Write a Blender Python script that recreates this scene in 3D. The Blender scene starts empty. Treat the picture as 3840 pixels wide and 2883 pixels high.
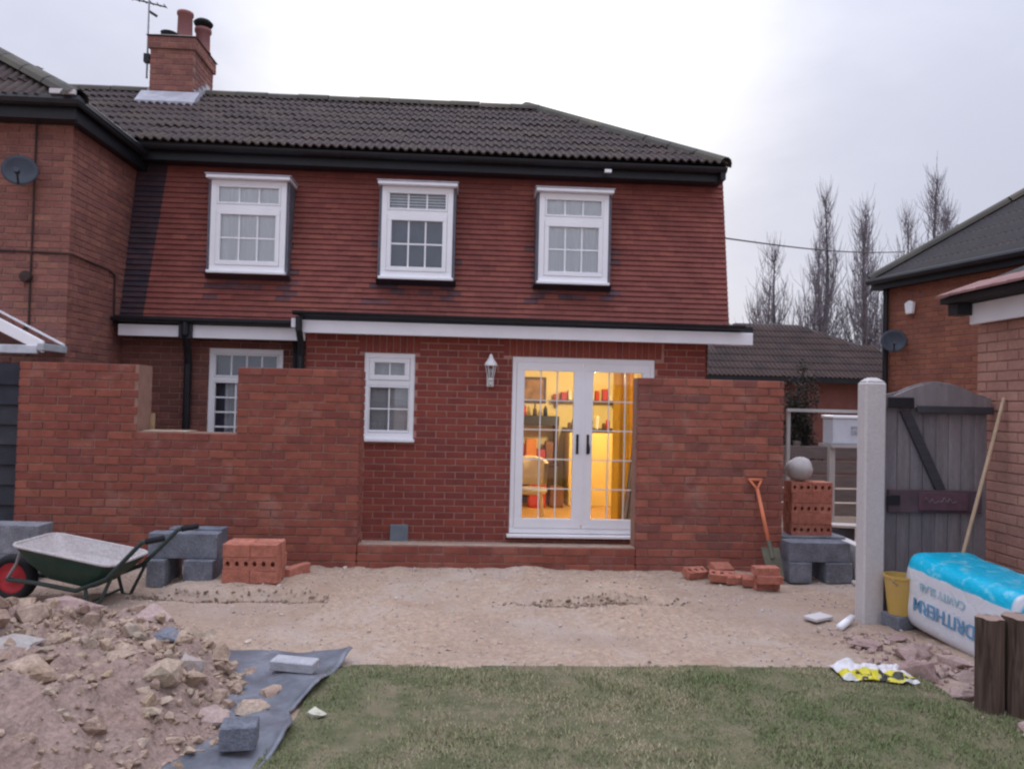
import bpy, bmesh, math, random
import numpy as np
from mathutils import Matrix, Vector
from mathutils.noise import noise as mnoise
random.seed(7); rng = np.random.default_rng(7)
D = bpy.data; SC = bpy.context.scene; COL = SC.collection
R = math.radians

# ------------------------------------------------------------------ camera
CAM = Vector((0, 0, 1.55)); YAW, PITCH, ROLL = R(3.1), R(1.36), 0.024
fwd = Vector((math.sin(YAW)*math.cos(PITCH), math.cos(YAW)*math.cos(PITCH), math.sin(PITCH)))
rt0 = Vector((math.cos(YAW), -math.sin(YAW), 0)); up0 = rt0.cross(fwd)
rt = rt0*math.cos(ROLL) + up0*math.sin(ROLL); up = -rt0*math.sin(ROLL) + up0*math.cos(ROLL)
cd = D.cameras.new('camera'); cam = D.objects.new('camera', cd); COL.objects.link(cam)
cd.sensor_width = 36; cd.lens = 36*760/1024; cd.clip_start = .05; cd.clip_end = 2000
m = Matrix.Identity(4)
for i in range(3): m[i][0] = rt[i]; m[i][1] = up[i]; m[i][2] = -fwd[i]; m[i][3] = CAM[i]
cam.matrix_world = m; SC.camera = cam

# ------------------------------------------------------------------ sky, sun, exposure
SUN_EL, SUN_AZ = R(24), R(2)
w = D.worlds.new('World'); SC.world = w; w.use_nodes = True
nt = w.node_tree; nt.nodes.clear(); N = nt.nodes.new; L = nt.links.new
def mth(nt_, op, a, b=None, clamp=False):
    n = nt_.nodes.new('ShaderNodeMath'); n.operation = op; n.use_clamp = clamp
    for i, v in enumerate((a, b)):
        if v is None: continue
        if isinstance(v, (int, float)): n.inputs[i].default_value = v
        else: nt_.links.new(v, n.inputs[i])
    return n.outputs[0]
def mixc(nt_, fac, a, b, mode='MIX'):
    n = nt_.nodes.new('ShaderNodeMix'); n.data_type = 'RGBA'; n.blend_type = mode
    for s, v in ((n.inputs[0], fac), (n.inputs[6], a), (n.inputs[7], b)):
        if isinstance(v, (int, float)): s.default_value = v
        elif isinstance(v, (tuple, list)): s.default_value = tuple(v)[:3] + (1,)
        else: nt_.links.new(v, s)
    return n.outputs[2]
def noise(nt_, vec, scale, detail=4, rough=.55, dist=0.):
    n = nt_.nodes.new('ShaderNodeTexNoise'); n.inputs['Scale'].default_value = scale
    n.inputs['Detail'].default_value = detail; n.inputs['Roughness'].default_value = rough
    n.inputs['Distortion'].default_value = dist
    if vec is not None: nt_.links.new(vec, n.inputs['Vector'])
    return n.outputs[0]
def mapr(nt_, v, a, b, c, d_, smooth=False):
    n = nt_.nodes.new('ShaderNodeMapRange')
    if smooth: n.interpolation_type = 'SMOOTHSTEP'
    nt_.links.new(v, n.inputs[0])
    for i, x in enumerate((a, b, c, d_)): n.inputs[i+1].default_value = x
    return n.outputs[0]
sky = N('ShaderNodeTexSky'); sky.sky_type = 'NISHITA'; sky.sun_disc = False
sky.sun_elevation = SUN_EL; sky.sun_rotation = SUN_AZ; sky.dust_density = 2.
tc = N('ShaderNodeTexCoord').outputs['Generated']
sep = N('ShaderNodeSeparateXYZ'); L(tc, sep.inputs[0])
sd = Vector((math.sin(SUN_AZ)*math.cos(SUN_EL), math.cos(SUN_AZ)*math.cos(SUN_EL), math.sin(SUN_EL)))
dot = N('ShaderNodeVectorMath'); dot.operation = 'DOT_PRODUCT'; L(tc, dot.inputs[0]); dot.inputs[1].default_value = sd
scl = N('ShaderNodeVectorMath'); scl.operation = 'MULTIPLY'; L(tc, scl.inputs[0]); scl.inputs[1].default_value = (1, 1, 2.2)
cl = noise(nt, scl.outputs[0], 2.3, 6, .55, .3)
cl2 = noise(nt, scl.outputs[0], 6.5, 5, .6, .2)
warp = mth(nt, 'ADD', dot.outputs['Value'], mth(nt, 'MULTIPLY', mth(nt, 'SUBTRACT', cl, .5), .06))
glow = mapr(nt, warp, .925, 1.0, 0, 1, True)
grey = mapr(nt, cl, .36, .66, 0, 1, True)
cloud = mixc(nt, grey, (4.95, 5.15, 6.2), (5.8, 6.0, 7.0))
cloud = mixc(nt, mth(nt, 'MULTIPLY', cl2, .55), cloud, (4.6, 4.75, 5.85))
cloud = mixc(nt, glow, cloud, (7.7, 7.8, 8.2))
elev = mth(nt, 'ADD', 1., mth(nt, 'MULTIPLY', mth(nt, 'POWER', mth(nt, 'MAXIMUM', sep.outputs[2], 0.), 3.2), 3.6))   # overhead sky boosted beyond a natural overcast, to add light on the house front
cloud = mixc(nt, 1., cloud, elev, 'MULTIPLY')
skycol = mixc(nt, .92, sky.outputs[0], cloud)
bg = N('ShaderNodeBackground'); L(skycol, bg.inputs[0]); bg.inputs[1].default_value = .105
wo = N('ShaderNodeOutputWorld'); L(bg.outputs[0], wo.inputs[0])
sl = D.lights.new('sun', 'SUN'); so = D.objects.new('sun', sl); COL.objects.link(so)
sl.energy = .6; sl.angle = R(18); sl.color = (1, .95, .88); so.rotation_euler = (-sd).to_track_quat('-Z', 'Y').to_euler()
vs = SC.view_settings; vs.view_transform = 'Standard'; vs.look = 'None'; vs.gamma = 1; vs.exposure = 0.17; vs.use_curve_mapping = False
SC.cycles.use_denoising = True; SC.cycles.max_bounces = 8; SC.cycles.transparent_max_bounces = 16
SC.cycles.filter_width = 2.3

# ------------------------------------------------------------------ helpers
def tag(o, label=None, cat=None, group=None, kind=None):
    if label: o['label'] = label
    if cat: o['category'] = cat
    if group: o['group'] = group
    if kind: o['kind'] = kind
    return o
def thing(name, label, cat, loc=(0, 0, 0), group=None):
    o = D.objects.new(name, None); COL.objects.link(o); o.location = loc; o.empty_display_size = .2
    return tag(o, label, cat, group)
def adopt(o, parent):
    o.parent = parent
    if parent.type == 'EMPTY': o.matrix_parent_inverse = Matrix.Translation(-Vector(parent.location))
    return o
def link(name, me, parent=None, mat=None, basis=None):
    o = D.objects.new(name, me); COL.objects.link(o)
    if mat is not None and not me.materials: me.materials.append(mat)
    if parent is not None: adopt(o, parent)
    if basis is not None: o.matrix_basis = basis
    return o
class MB:
    def __init__(s): s.v = []; s.f = []
    def add(s, vs_, fs, M=None):
        n = len(s.v)
        s.v += [tuple(M @ Vector(p)) if M is not None else tuple(p) for p in vs_]
        s.f += [tuple(i+n for i in f) for f in fs]; return s
    def hexa(s, p, M=None):
        return s.add(p, [(3, 2, 1, 0), (4, 5, 6, 7), (0, 1, 5, 4), (1, 2, 6, 5), (2, 3, 7, 6), (3, 0, 4, 7)], M)
    def box(s, x0, x1, y0, y1, z0, z1, M=None):
        return s.hexa([(x0, y0, z0), (x1, y0, z0), (x1, y1, z0), (x0, y1, z0), (x0, y0, z1), (x1, y0, z1), (x1, y1, z1), (x0, y1, z1)], M)
    def tube(s, pts, r, n=8, cap=True, M=None):
        pts = [Vector(p) for p in pts]; rr = r if isinstance(r, (list, tuple)) else [r]*len(pts)
        vs_, fs = [], []; a = None
        for i, p in enumerate(pts):
            t = (pts[min(i+1, len(pts)-1)] - pts[max(i-1, 0)]).normalized()
            if a is None: a = t.orthogonal().normalized()
            else: a = (a - t*a.dot(t)).normalized()
            b = t.cross(a)
            for k in range(n):
                th = 2*math.pi*k/n; vs_.append(p + (a*math.cos(th) + b*math.sin(th))*rr[i])
        for i in range(len(pts)-1):
            for k in range(n):
                fs.append((i*n+k, i*n+(k+1) % n, (i+1)*n+(k+1) % n, (i+1)*n+k))
        if cap: fs += [tuple(range(n-1, -1, -1)), tuple(range((len(pts)-1)*n, len(pts)*n))]
        return s.add(vs_, fs, M)
    def lathe(s, prof, c=(0, 0, 0), n=20, M=None):
        vs_, fs = [], []
        for r, z in prof:
            for k in range(n):
                th = 2*math.pi*k/n; vs_.append((c[0]+r*math.cos(th), c[1]+r*math.sin(th), c[2]+z))
        for i in range(len(prof)-1):
            for k in range(n): fs.append((i*n+k, i*n+(k+1) % n, (i+1)*n+(k+1) % n, (i+1)*n+k))
        return s.add(vs_, fs, M)
    def prism(s, poly, off, M=None):
        n = len(poly); o = Vector(off)
        vs_ = [Vector(p) for p in poly] + [Vector(p)+o for p in poly]
        fs = [tuple(range(n-1, -1, -1)), tuple(range(n, 2*n))] + [(i, (i+1) % n, (i+1) % n+n, i+n) for i in range(n)]
        return s.add(vs_, fs, M)
    def mesh(s, name):
        me = D.meshes.new(name); me.from_pydata(s.v, [], s.f)
        bm = bmesh.new(); bm.from_mesh(me); bmesh.ops.recalc_face_normals(bm, faces=bm.faces); bm.to_mesh(me); bm.free(); return me
    def build(s, name, mat, parent=None, smooth=False, bevel=0, label=None, cat=None, group=None, kind=None, seg=1):
        if parent is None and s.v:
            a = np.array(s.v); c = Vector(((a[:, 0].min()+a[:, 0].max())/2, (a[:, 1].min()+a[:, 1].max())/2, a[:, 2].min()))
            s.v = [tuple(Vector(p)-c) for p in s.v]
        else: c = None
        me = s.mesh(name)
        if smooth: me.polygons.foreach_set('use_smooth', [True]*len(me.polygons))
        o = link(name, me, parent, mat)
        if c is not None: o.location = c
        if bevel:
            b = o.modifiers.new('bevel', 'BEVEL'); b.width = bevel; b.segments = seg; b.limit_method = 'ANGLE'; b.angle_limit = R(40)
        return tag(o, label, cat, group, kind)
def fastmesh(name, verts, faces, mat, smooth=False):
    """verts (n,3), faces (m,k) numpy"""
    me = D.meshes.new(name); verts = np.asarray(verts, np.float32); faces = np.asarray(faces, np.int32)
    k = faces.shape[1]; me.vertices.add(len(verts)); me.vertices.foreach_set('co', verts.ravel())
    me.loops.add(faces.size); me.loops.foreach_set('vertex_index', faces.ravel())
    me.polygons.add(len(faces)); me.polygons.foreach_set('loop_start', np.arange(0, faces.size, k, dtype=np.int32))
    me.update(calc_edges=True); me.polygons.foreach_set('use_smooth', np.full(len(faces), smooth)); me.materials.append(mat); me.validate(); return me
# vectorised value noise
def vn(x, y, seed=0):
    xi = np.floor(x).astype(np.int64); yi = np.floor(y).astype(np.int64); fx = x-xi; fy = y-yi
    fx = fx*fx*(3-2*fx); fy = fy*fy*(3-2*fy)
    def h(a, b):
        n = (a*374761393 + b*668265263 + seed*982451653) & 0x7fffffff; n = ((n ^ (n >> 13))*1274126177) & 0x7fffffff
        return ((n ^ (n >> 16)) & 0xffff)/65535.
    return (h(xi, yi)*(1-fx)+h(xi+1, yi)*fx)*(1-fy) + (h(xi, yi+1)*(1-fx)+h(xi+1, yi+1)*fx)*fy
def fbm(x, y, sc, oc=4, seed=0, g=.5):
    x = np.asarray(x, float)*sc; y = np.asarray(y, float)*sc; s = 0; a = 1; t = 0
    for i in range(oc): s = s + a*(vn(x, y, seed+i)-.5); t += a; a *= g; x = x*2.03+17.1; y = y*2.03+9.7
    return s/t*2
def sst(a, b, x): t = np.clip((np.asarray(x, float)-a)/(b-a), 0, 1); return t*t*(3-2*t)

# ------------------------------------------------------------------ materials
def mat(name, col, rough=.8, col2=None, sc=6., var=.25, bump=0., bsc=60., spec=.3, metal=0., ramp=None, fine=.0, stretch=None, smear=None):
    """col..col2 mixed by world-space noise; ramp = list of colours chosen per object and per island"""
    M = D.materials.new(name); M.use_nodes = True; t = M.node_tree; b = t.nodes['Principled BSDF']
    pos = t.nodes.new('ShaderNodeNewGeometry')
    vec = pos.outputs['Position']
    if stretch:
        q = t.nodes.new('ShaderNodeVectorMath'); q.operation = 'MULTIPLY'; t.links.new(vec, q.inputs[0]); q.inputs[1].default_value = stretch; vec = q.outputs[0]
    n1 = noise(t, vec, sc, 5, .6)
    if ramp:
        oi = t.nodes.new('ShaderNodeObjectInfo')
        v = mth(t, 'FRACT', mth(t, 'ADD', oi.outputs['Random'], pos.outputs['Random Per Island']))
        cr = t.nodes.new('ShaderNodeValToRGB'); e = cr.color_ramp.elements
        while len(e) < len(ramp): e.new(.5)
        for i, c in enumerate(ramp): e[i].position = i/(len(ramp)-1); e[i].color = tuple(c)+(1,)
        t.links.new(v, cr.inputs[0]); base = cr.outputs[0]
    else: base = tuple(col)
    if smear:
        ns_ = noise(t, vec, 2.6, 6, .72, .4); base = mixc(t, mapr(t, ns_, .52, .72, 0, smear[3], True), base, smear[:3])
    c2 = col2 if col2 else None
    if c2: base = mixc(t, mapr(t, n1, .35, .65, 0, 1, True), base, c2)
    k = mapr(t, n1, .25, .75, 1-var, 1+var)
    base = mixc(t, 1., base, k, 'MULTIPLY')
    if fine:
        n3 = noise(t, vec, sc*9, 3, .7); base = mixc(t, 1., base, mapr(t, n3, .3, .7, 1-fine, 1+fine), 'MULTIPLY')
    t.links.new(base, b.inputs['Base Color'])
    b.inputs['Roughness'].default_value = rough; b.inputs['Specular IOR Level'].default_value = spec; b.inputs['Metallic'].default_value = metal
    if bump:
        n2 = noise(t, vec, bsc, 4, .6); bp = t.nodes.new('ShaderNodeBump'); bp.inputs['Strength'].default_value = bump; bp.inputs['Distance'].default_value = .01
        t.links.new(n2, bp.inputs['Height']); t.links.new(bp.outputs[0], b.inputs['Normal'])
    return M
def glass(name, tint=(1, 1, 1), refl=1.45):
    M = D.materials.new(name); M.use_nodes = True; t = M.node_tree; t.nodes.clear()
    tr = t.nodes.new('ShaderNodeBsdfTransparent'); tr.inputs[0].default_value = tint+(1,)
    gl = t.nodes.new('ShaderNodeBsdfGlossy'); gl.inputs['Roughness'].default_value = .03
    fr = t.nodes.new('ShaderNodeFresnel'); fr.inputs[0].default_value = refl
    mx = t.nodes.new('ShaderNodeMixShader'); t.links.new(mth(t, 'MULTIPLY', fr.outputs[0], 2.6, True), mx.inputs[0])
    t.links.new(tr.outputs[0], mx.inputs[1]); t.links.new(gl.outputs[0], mx.inputs[2])
    o = t.nodes.new('ShaderNodeOutputMaterial'); t.links.new(mx.outputs[0], o.inputs[0]); return M
BR_NEW = mat('new_brick', None, .85, smear=(.34, .21, .17, .45), sc=9, var=.22, bump=.35, bsc=140, fine=.14,
    ramp=[(0.248, 0.0725, 0.0504), (0.215, 0.0632, 0.0475), (0.275, 0.0837, 0.0562), (0.237, 0.0707, 0.0518), (0.198, 0.0614, 0.049), (0.303, 0.0977, 0.0648), (0.253, 0.0744, 0.0504)])
BR_RGT = mat('mixed_brick', None, .85, smear=(.34, .22, .185, .5), sc=7, var=.25, bump=.35, bsc=140, fine=.14,
    ramp=[(0.286, 0.0912, 0.0654), (0.237, 0.0779, 0.0608), (0.33, 0.109, 0.076), (0.27, 0.0855, 0.0631), (0.198, 0.0798, 0.0684), (0.352, 0.123, 0.0836), (0.286, 0.0902, 0.0631)])
BR_EXT = mat('extension_brick', None, .85, sc=6, var=.2, bump=.3, bsc=140, fine=.12,
    ramp=[(0.26, 0.0644, 0.0468), (0.224, 0.057, 0.0452), (0.286, 0.0718, 0.0499), (0.245, 0.0644, 0.0499), (0.204, 0.0552, 0.0468)])
BR_OLD = mat('old_brick', None, .9, sc=4, var=.25, bump=.5, bsc=110, fine=.2,
    ramp=[(0.278, 0.119, 0.096), (0.239, 0.101, 0.0864), (0.317, 0.134, 0.103), (0.266, 0.112, 0.0931), (0.208, 0.0899, 0.0798), (0.333, 0.152, 0.109)])
BR_ORG = mat('orange_brick', None, .9, sc=4, var=.22, bump=.4, bsc=110, fine=.15,
    ramp=[(0.3, 0.114, 0.0694), (0.265, 0.0975, 0.0653), (0.335, 0.132, 0.0775), (0.274, 0.106, 0.0734), (0.239, 0.0889, 0.0653)])
BR_PNK = mat('pinkish_brick', None, .9, sc=4, var=.18, bump=.4, bsc=110, fine=.12, ramp=[(0.42, 0.218, 0.175), (0.378, 0.195, 0.158), (0.445, 0.242, 0.189), (0.395, 0.207, 0.168)])
BR_DRK = mat('house_brick', None, .9, sc=4, var=.22, bump=.4, bsc=110, fine=.15, ramp=[(0.19, 0.0765, 0.0608), (0.15, 0.0594, 0.0515), (0.22, 0.0855, 0.0663), (0.17, 0.0675, 0.0562)])
BR_LSE = mat('loose_brick', None, .92, sc=22, var=.3, bump=1., bsc=110, fine=.35, ramp=[(.46, .17, .115), (.40, .145, .10), (.50, .20, .14), (.43, .155, .11)])
MO_NEW = mat('new_mortar', (.30, .175, .135), .95, sc=12, var=.2, bump=.3)
MO_EXT = mat('extension_mortar', (.43, .235, .195), .95, sc=10, var=.2, bump=.3)
MO_OLD = mat('old_mortar', (.31, .19, .155), .95, sc=10, var=.25, bump=.3)
UPVC = mat('white_plastic', (.90, .90, .93), .35, sc=3, var=.05, spec=.5)
UPVCD = mat('white_fascia_board', (.82, .81, .85), .45, sc=2.5, var=.08, spec=.4)
BAR = mat('cream_glazing_bar', (.78, .76, .74), .4, sc=4, var=.05)
BLACK = mat('black_gutter_plastic', (.014, .015, .02), .45, sc=8, var=.3, spec=.4)
LEAD = mat('lead_sheet', (.13, .13, .16), .6, sc=9, var=.3, bump=.2, bsc=40)
LEADL = mat('pale_lead_flashing', (.42, .42, .47), .6, sc=9, var=.25, bump=.3, bsc=40)
HUNG = mat('red_hung_tile', None, .75, sc=3.2, var=.2, bump=.3, bsc=120, fine=.1, ramp=[(0.242, 0.0734, 0.0591), (0.222, 0.0664, 0.0567), (0.26, 0.0811, 0.0631), (0.21, 0.0634, 0.0567), (0.234, 0.0734, 0.0612), (0.275, 0.0888, 0.0643)])
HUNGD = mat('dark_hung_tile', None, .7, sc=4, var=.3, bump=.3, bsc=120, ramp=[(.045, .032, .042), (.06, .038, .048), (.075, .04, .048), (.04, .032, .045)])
ROOFT = mat('dark_roof_tile', None, .8, sc=2.5, var=.25, bump=.5, bsc=90, fine=.25, ramp=[(0.0568, 0.0381, 0.0356), (0.0464, 0.032, 0.031), (0.0693, 0.0469, 0.0407), (0.052, 0.0364, 0.0356), (0.0624, 0.0436, 0.0351)])
ROOFB = mat('roof_underlay', (.03, .027, .03), .9)
GLASS = glass('window_glass'); GLASSD = glass('door_glass', (.97, .97, .95), 1.3)
NET = mat('net_curtain', (.88, .94, .98), .9, sc=3, var=.08, stretch=(14, 1, .3))
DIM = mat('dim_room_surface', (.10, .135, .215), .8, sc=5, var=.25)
BLIND = mat('grey_blind', (.62, .66, .70), .9, sc=3, var=.15, stretch=(1, 1, 14))
CONC = mat('concrete', (.60, .57, .57), .92, col2=(.52, .49, .49), sc=5, var=.16, bump=.5, bsc=70, fine=.07)
BLOCK = mat('grey_concrete_block', None, .95, sc=7, var=.4, bump=1., bsc=90, fine=.28, ramp=[(.17, .18, .215), (.21, .22, .25), (.15, .16, .195), (.24, .245, .27)])
SAND = mat('sand', (.435, .32, .24), .95, col2=(.355, .262, .20), sc=2.6, var=.22, bump=1., bsc=42, fine=.26)
STONE = mat('rubble_stone', None, .97, sc=8, var=.35, bump=.8, bsc=45, fine=.25, col2=(.37, .275, .215), ramp=[(0.359, 0.264, 0.197), (0.297, 0.211, 0.162), (0.395, 0.289, 0.197), (0.323, 0.231, 0.176), (0.413, 0.347, 0.276), (0.449, 0.339, 0.212), (0.269, 0.177, 0.138), (0.314, 0.215, 0.165)])

# ------------------------------------------------------------------ ground, lawn, heap
def hz(x, y):     # rubble and soil heap in the left foreground
    x = np.asarray(x, float); y = np.asarray(y, float)
    edge = -.86 - .10*sst(3.5, 3.1, y) - .06*sst(3.9, 4.2, y) - .50*sst(4.15, 4.7, y) - .9*sst(4.7, 5.35, y)
    inn = sst(0, .75, edge - x + .14*fbm(x, y, 3.5, 4, 5))
    back = sst(5.45, 4.2, y + .15*fbm(x, y, 2, 3, 8))
    h = inn*back*(.30 + .10*sst(-1.5, -3.2, x))
    return h + inn*back*(.10*fbm(x, y, 2.6, 4, 3) + .06*fbm(x, y, 9, 3, 4) + .030*fbm(x, y, 22, 2, 6)) - .03*(1-inn*back)
FEET = [(random.uniform(-1.2, 2.4), random.uniform(4.6, 6.8), random.uniform(0, 6.28)) for _ in range(34)]
def gz(x, y):
    x = np.asarray(x, float); y = np.asarray(y, float); near = sst(9, 7, y)*sst(2, 2.6, y)*sst(-6, -4.5, x)*sst(5, 4, x)
    h = .022*fbm(x, y, 1.6, 3, 1) + .022*fbm(x, y, 6, 5, 2, .6)
    e = 5.97 + .07*fbm(x, y*0, 2.4, 3, 12) + .05*x*0
    m_ = np.maximum(sst(-2.45, -2.2, x)*sst(-.95, -1.25, x), .75*sst(.45, .75, x)*sst(1.9, 1.45, x))
    h = h + .06*m_*sst(e-.02, e+.015, y)*sst(7.0, 6.4, y) - .022*m_*sst(e-.14, e-.03, y)*sst(e+.005, e-.015, y)
    h = h + .03*sst(2.5, 2.9, x)*sst(5.3, 4.6, y)*sst(3.2, 3.7, y)
    h = h + (.03+.03*fbm(x, y, 3.2, 3, 61))*sst(6.72, 7.0, y)*sst(7.6, 7.2, y)
    for (rx0, ry0, rx1, ry1) in ((-2.2, 5.3, 2.2, 5.75), (-1.2, 4.85, 2.8, 5.2)):
        yl = ry0+(ry1-ry0)*(x-rx0)/(rx1-rx0) + .05*np.sin(x*1.7+ry0); d_ = y-yl
        h = h - .012*np.exp(-(d_/.028)**2)*sst(rx0, rx0+.5, x)*sst(rx1, rx1-.6, x) + .006*np.exp(-((np.abs(d_)-.055)/.02)**2)*sst(rx0, rx0+.5, x)*sst(rx1, rx1-.6, x)
    for fx, fy, fa in FEET:
        ca_, sa_ = math.cos(fa), math.sin(fa); u_ = (x-fx)*ca_+(y-fy)*sa_; v_ = -(x-fx)*sa_+(y-fy)*ca_
        h = h - .013*np.exp(-((u_/.125)**4+(v_/.045)**4)) + .005*np.exp(-((u_/.15)**4+(v_/.065)**4))
    return h*near - .004
xs = np.concatenate([[-600, -200, -80, -30, -14, -9, -7], np.arange(-5.5, 5.5, .035), [7, 9, 14, 30, 80, 200, 600]])
ys = np.concatenate([[-200, -60, -15, -3, 0, 1.2], np.arange(2, 8.6, .03), [9, 10, 12, 15, 20, 30, 60, 150, 400, 1000]])
X, Y = np.meshgrid(xs, ys); Z = gz(X, Y); nx, ny = len(xs), len(ys)
idx = np.arange(nx*ny).reshape(ny, nx)
quads = np.stack([idx[:-1, :-1].ravel(), idx[:-1, 1:].ravel(), idx[1:, 1:].ravel(), idx[1:, :-1].ravel()], 1)
o = link('ground', fastmesh('ground', np.stack([X.ravel(), Y.ravel(), Z.ravel()], 1), quads, SAND, True)); tag(o, 'pale sandy builders ground between the walls and the lawn', kind='structure')
# finer dark soil on the trench lips and a grey wash of cement dust are in the sand material
def sand_patches():
    t = SAND.node_tree; b = t.nodes['Principled BSDF']; src = b.inputs['Base Color'].links[0].from_socket
    g = t.nodes.new('ShaderNodeNewGeometry'); s = t.nodes.new('ShaderNodeSeparateXYZ'); t.links.new(g.outputs['Position'], s.inputs[0])
    n = noise(t, g.outputs['Position'], 1.1, 5, .6, .4); n2 = noise(t, g.outputs['Position'], 3.2, 5, .65, .3)
    c = mixc(t, mapr(t, n, .46, .64, 0, .75, True), src, (.43, .355, .30))
    c = mixc(t, mapr(t, n2, .52, .68, 0, .55, True), c, (.33, .225, .155))
    soil = mth(t, 'MULTIPLY', mapr(t, s.outputs[0], -1.0, -2.6, 0, .75, True), mapr(t, s.outputs[1], 6.1, 5.5, 0, 1, True))
    c = mixc(t, mth(t, 'MULTIPLY', soil, mapr(t, n2, .3, .6, .5, 1)), c, (.30, .20, .15))
    n3 = noise(t, g.outputs['Position'], .55, 4, .6, .6); c = mixc(t, mapr(t, n3, .50, .62, 0, .5, True), c, (.31, .225, .175))
    t.links.new(c, b.inputs['Base Color'])
sand_patches()
# heap
SOIL = mat('soil', (.325, .235, .20), .97, col2=(.255, .175, .145), sc=5, var=.28, bump=.9, bsc=55, fine=.3)
hx = np.arange(-5.2, -.8, .016); hy = np.arange(1.8, 5.7, .016); X, Y = np.meshgrid(hx, hy); Z = hz(X, Y)
i2 = np.arange(X.size).reshape(X.shape); q2 = np.stack([i2[:-1, :-1].ravel(), i2[:-1, 1:].ravel(), i2[1:, 1:].ravel(), i2[1:, :-1].ravel()], 1)
o = link('soil_heap', fastmesh('soil_heap', np.stack([X.ravel(), Y.ravel(), Z.ravel()], 1), q2, SOIL, True)); tag(o, 'heap of brown soil and rubble in the left foreground', kind='structure')
# lawn: earth sheet and grass blades
def lawn_in(x, y):
    left = -.80 - .05*sst(3.9, 3.2, y) + .05*sst(4.2, 4.5, y) + .02*fbm(x*0, y, 6, 3, 21)
    back = 4.44 + .03*x*.3 + .07*fbm(x, y*0, 3.5, 5, 22, .65)
    right = 2.62 + .25*sst(4.2, 3.5, y) + .04*fbm(x*0, y, 5, 3, 23)
    return (x > left) & (y < back) & (x < right)
TURF = mat('turf_earth', (.115, .12, .06), .95, col2=(.16, .135, .085), sc=6, var=.3, bump=.6, bsc=60)
lx = np.arange(-.95, 3.1, .03); ly = np.arange(1.4, 4.6, .03); X, Y = np.meshgrid(lx, ly)
i2 = np.arange(X.size).reshape(X.shape); q2 = np.stack([i2[:-1, :-1].ravel(), i2[:-1, 1:].ravel(), i2[1:, 1:].ravel(), i2[1:, :-1].ravel()], 1)
cx = (X[:-1, :-1]+X[1:, 1:]).ravel()/2; cy = (Y[:-1, :-1]+Y[1:, 1:]).ravel()/2
q2 = q2[lawn_in(cx, cy)]
o = link('lawn', fastmesh('lawn', np.stack([X.ravel(), Y.ravel(), .018+.008*fbm(X, Y, 3, 3, 31).ravel()], 1), q2, TURF, True)); tag(o, 'worn lawn in the foreground', kind='structure')
GRASS = D.materials.new('grass_blades'); GRASS.use_nodes = True; t = GRASS.node_tree; b = t.nodes['Principled BSDF']
at = t.nodes.new('ShaderNodeAttribute'); at.attribute_name = 'tint'; sp = t.nodes.new('ShaderNodeSeparateColor'); t.links.new(at.outputs['Color'], sp.inputs[0])
c = mixc(t, sp.outputs[0], (.165, .21, .09), (.38, .335, .21)); c = mixc(t, 1., c, mapr(t, sp.outputs[1], 0, 1, .65, 1.35), 'MULTIPLY')
t.links.new(c, b.inputs['Base Color']); b.inputs['Roughness'].default_value = .8; b.inputs['Specular IOR Level'].default_value = .2
nb = 260000
bx = rng.uniform(-1, 3.1, nb); by = rng.uniform(1.5, 4.56, nb); dens = .45 + 1.3*fbm(bx, by, 2.2, 4, 41) + .5*fbm(bx, by, 9, 3, 42) - .5*sst(4.25, 4.5, by)
k = lawn_in(bx, by) & (rng.random(nb) < np.clip(dens+.45, .12, 1)); bx, by = bx[k], by[k]; nb = len(bx)
th = rng.uniform(0, 2*math.pi, nb); ln = rng.uniform(.008, .024, nb)*(1+.8*fbm(bx, by, 4, 3, 43)); lean = rng.uniform(.1, 1.2, nb); wd = rng.uniform(.0018, .0036, nb)
bz = .014+.008*fbm(bx, by, 3, 3, 31); dx, dy = np.cos(th), np.sin(th)
v0 = np.stack([bx-dy*wd, by+dx*wd, bz], 1); v1 = np.stack([bx+dy*wd, by-dx*wd, bz], 1); v2 = np.stack([bx+dx*ln*lean, by+dy*ln*lean, bz+ln], 1)
V = np.empty((nb*3, 3)); V[0::3] = v0; V[1::3] = v1; V[2::3] = v2
me = fastmesh('grass', V, np.arange(nb*3).reshape(-1, 3), GRASS)
straw = np.clip(.33 + 1.15*fbm(bx, by, 1.3, 4, 51) + .45*fbm(bx, by, 7, 2, 52) + rng.normal(0, .2, nb) + .35*sst(4.2, 4.5, by), 0, 1)
ca = me.color_attributes.new('tint', 'FLOAT_COLOR', 'POINT'); cc = np.ones((nb*3, 4), np.float32)
cc[:, 0] = np.repeat(straw, 3); cc[:, 1] = np.repeat(rng.random(nb), 3); ca.data.foreach_set('color', cc.ravel())
tag(link('grass', me), 'short patchy green and straw coloured grass', 'grass', kind='stuff')

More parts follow.
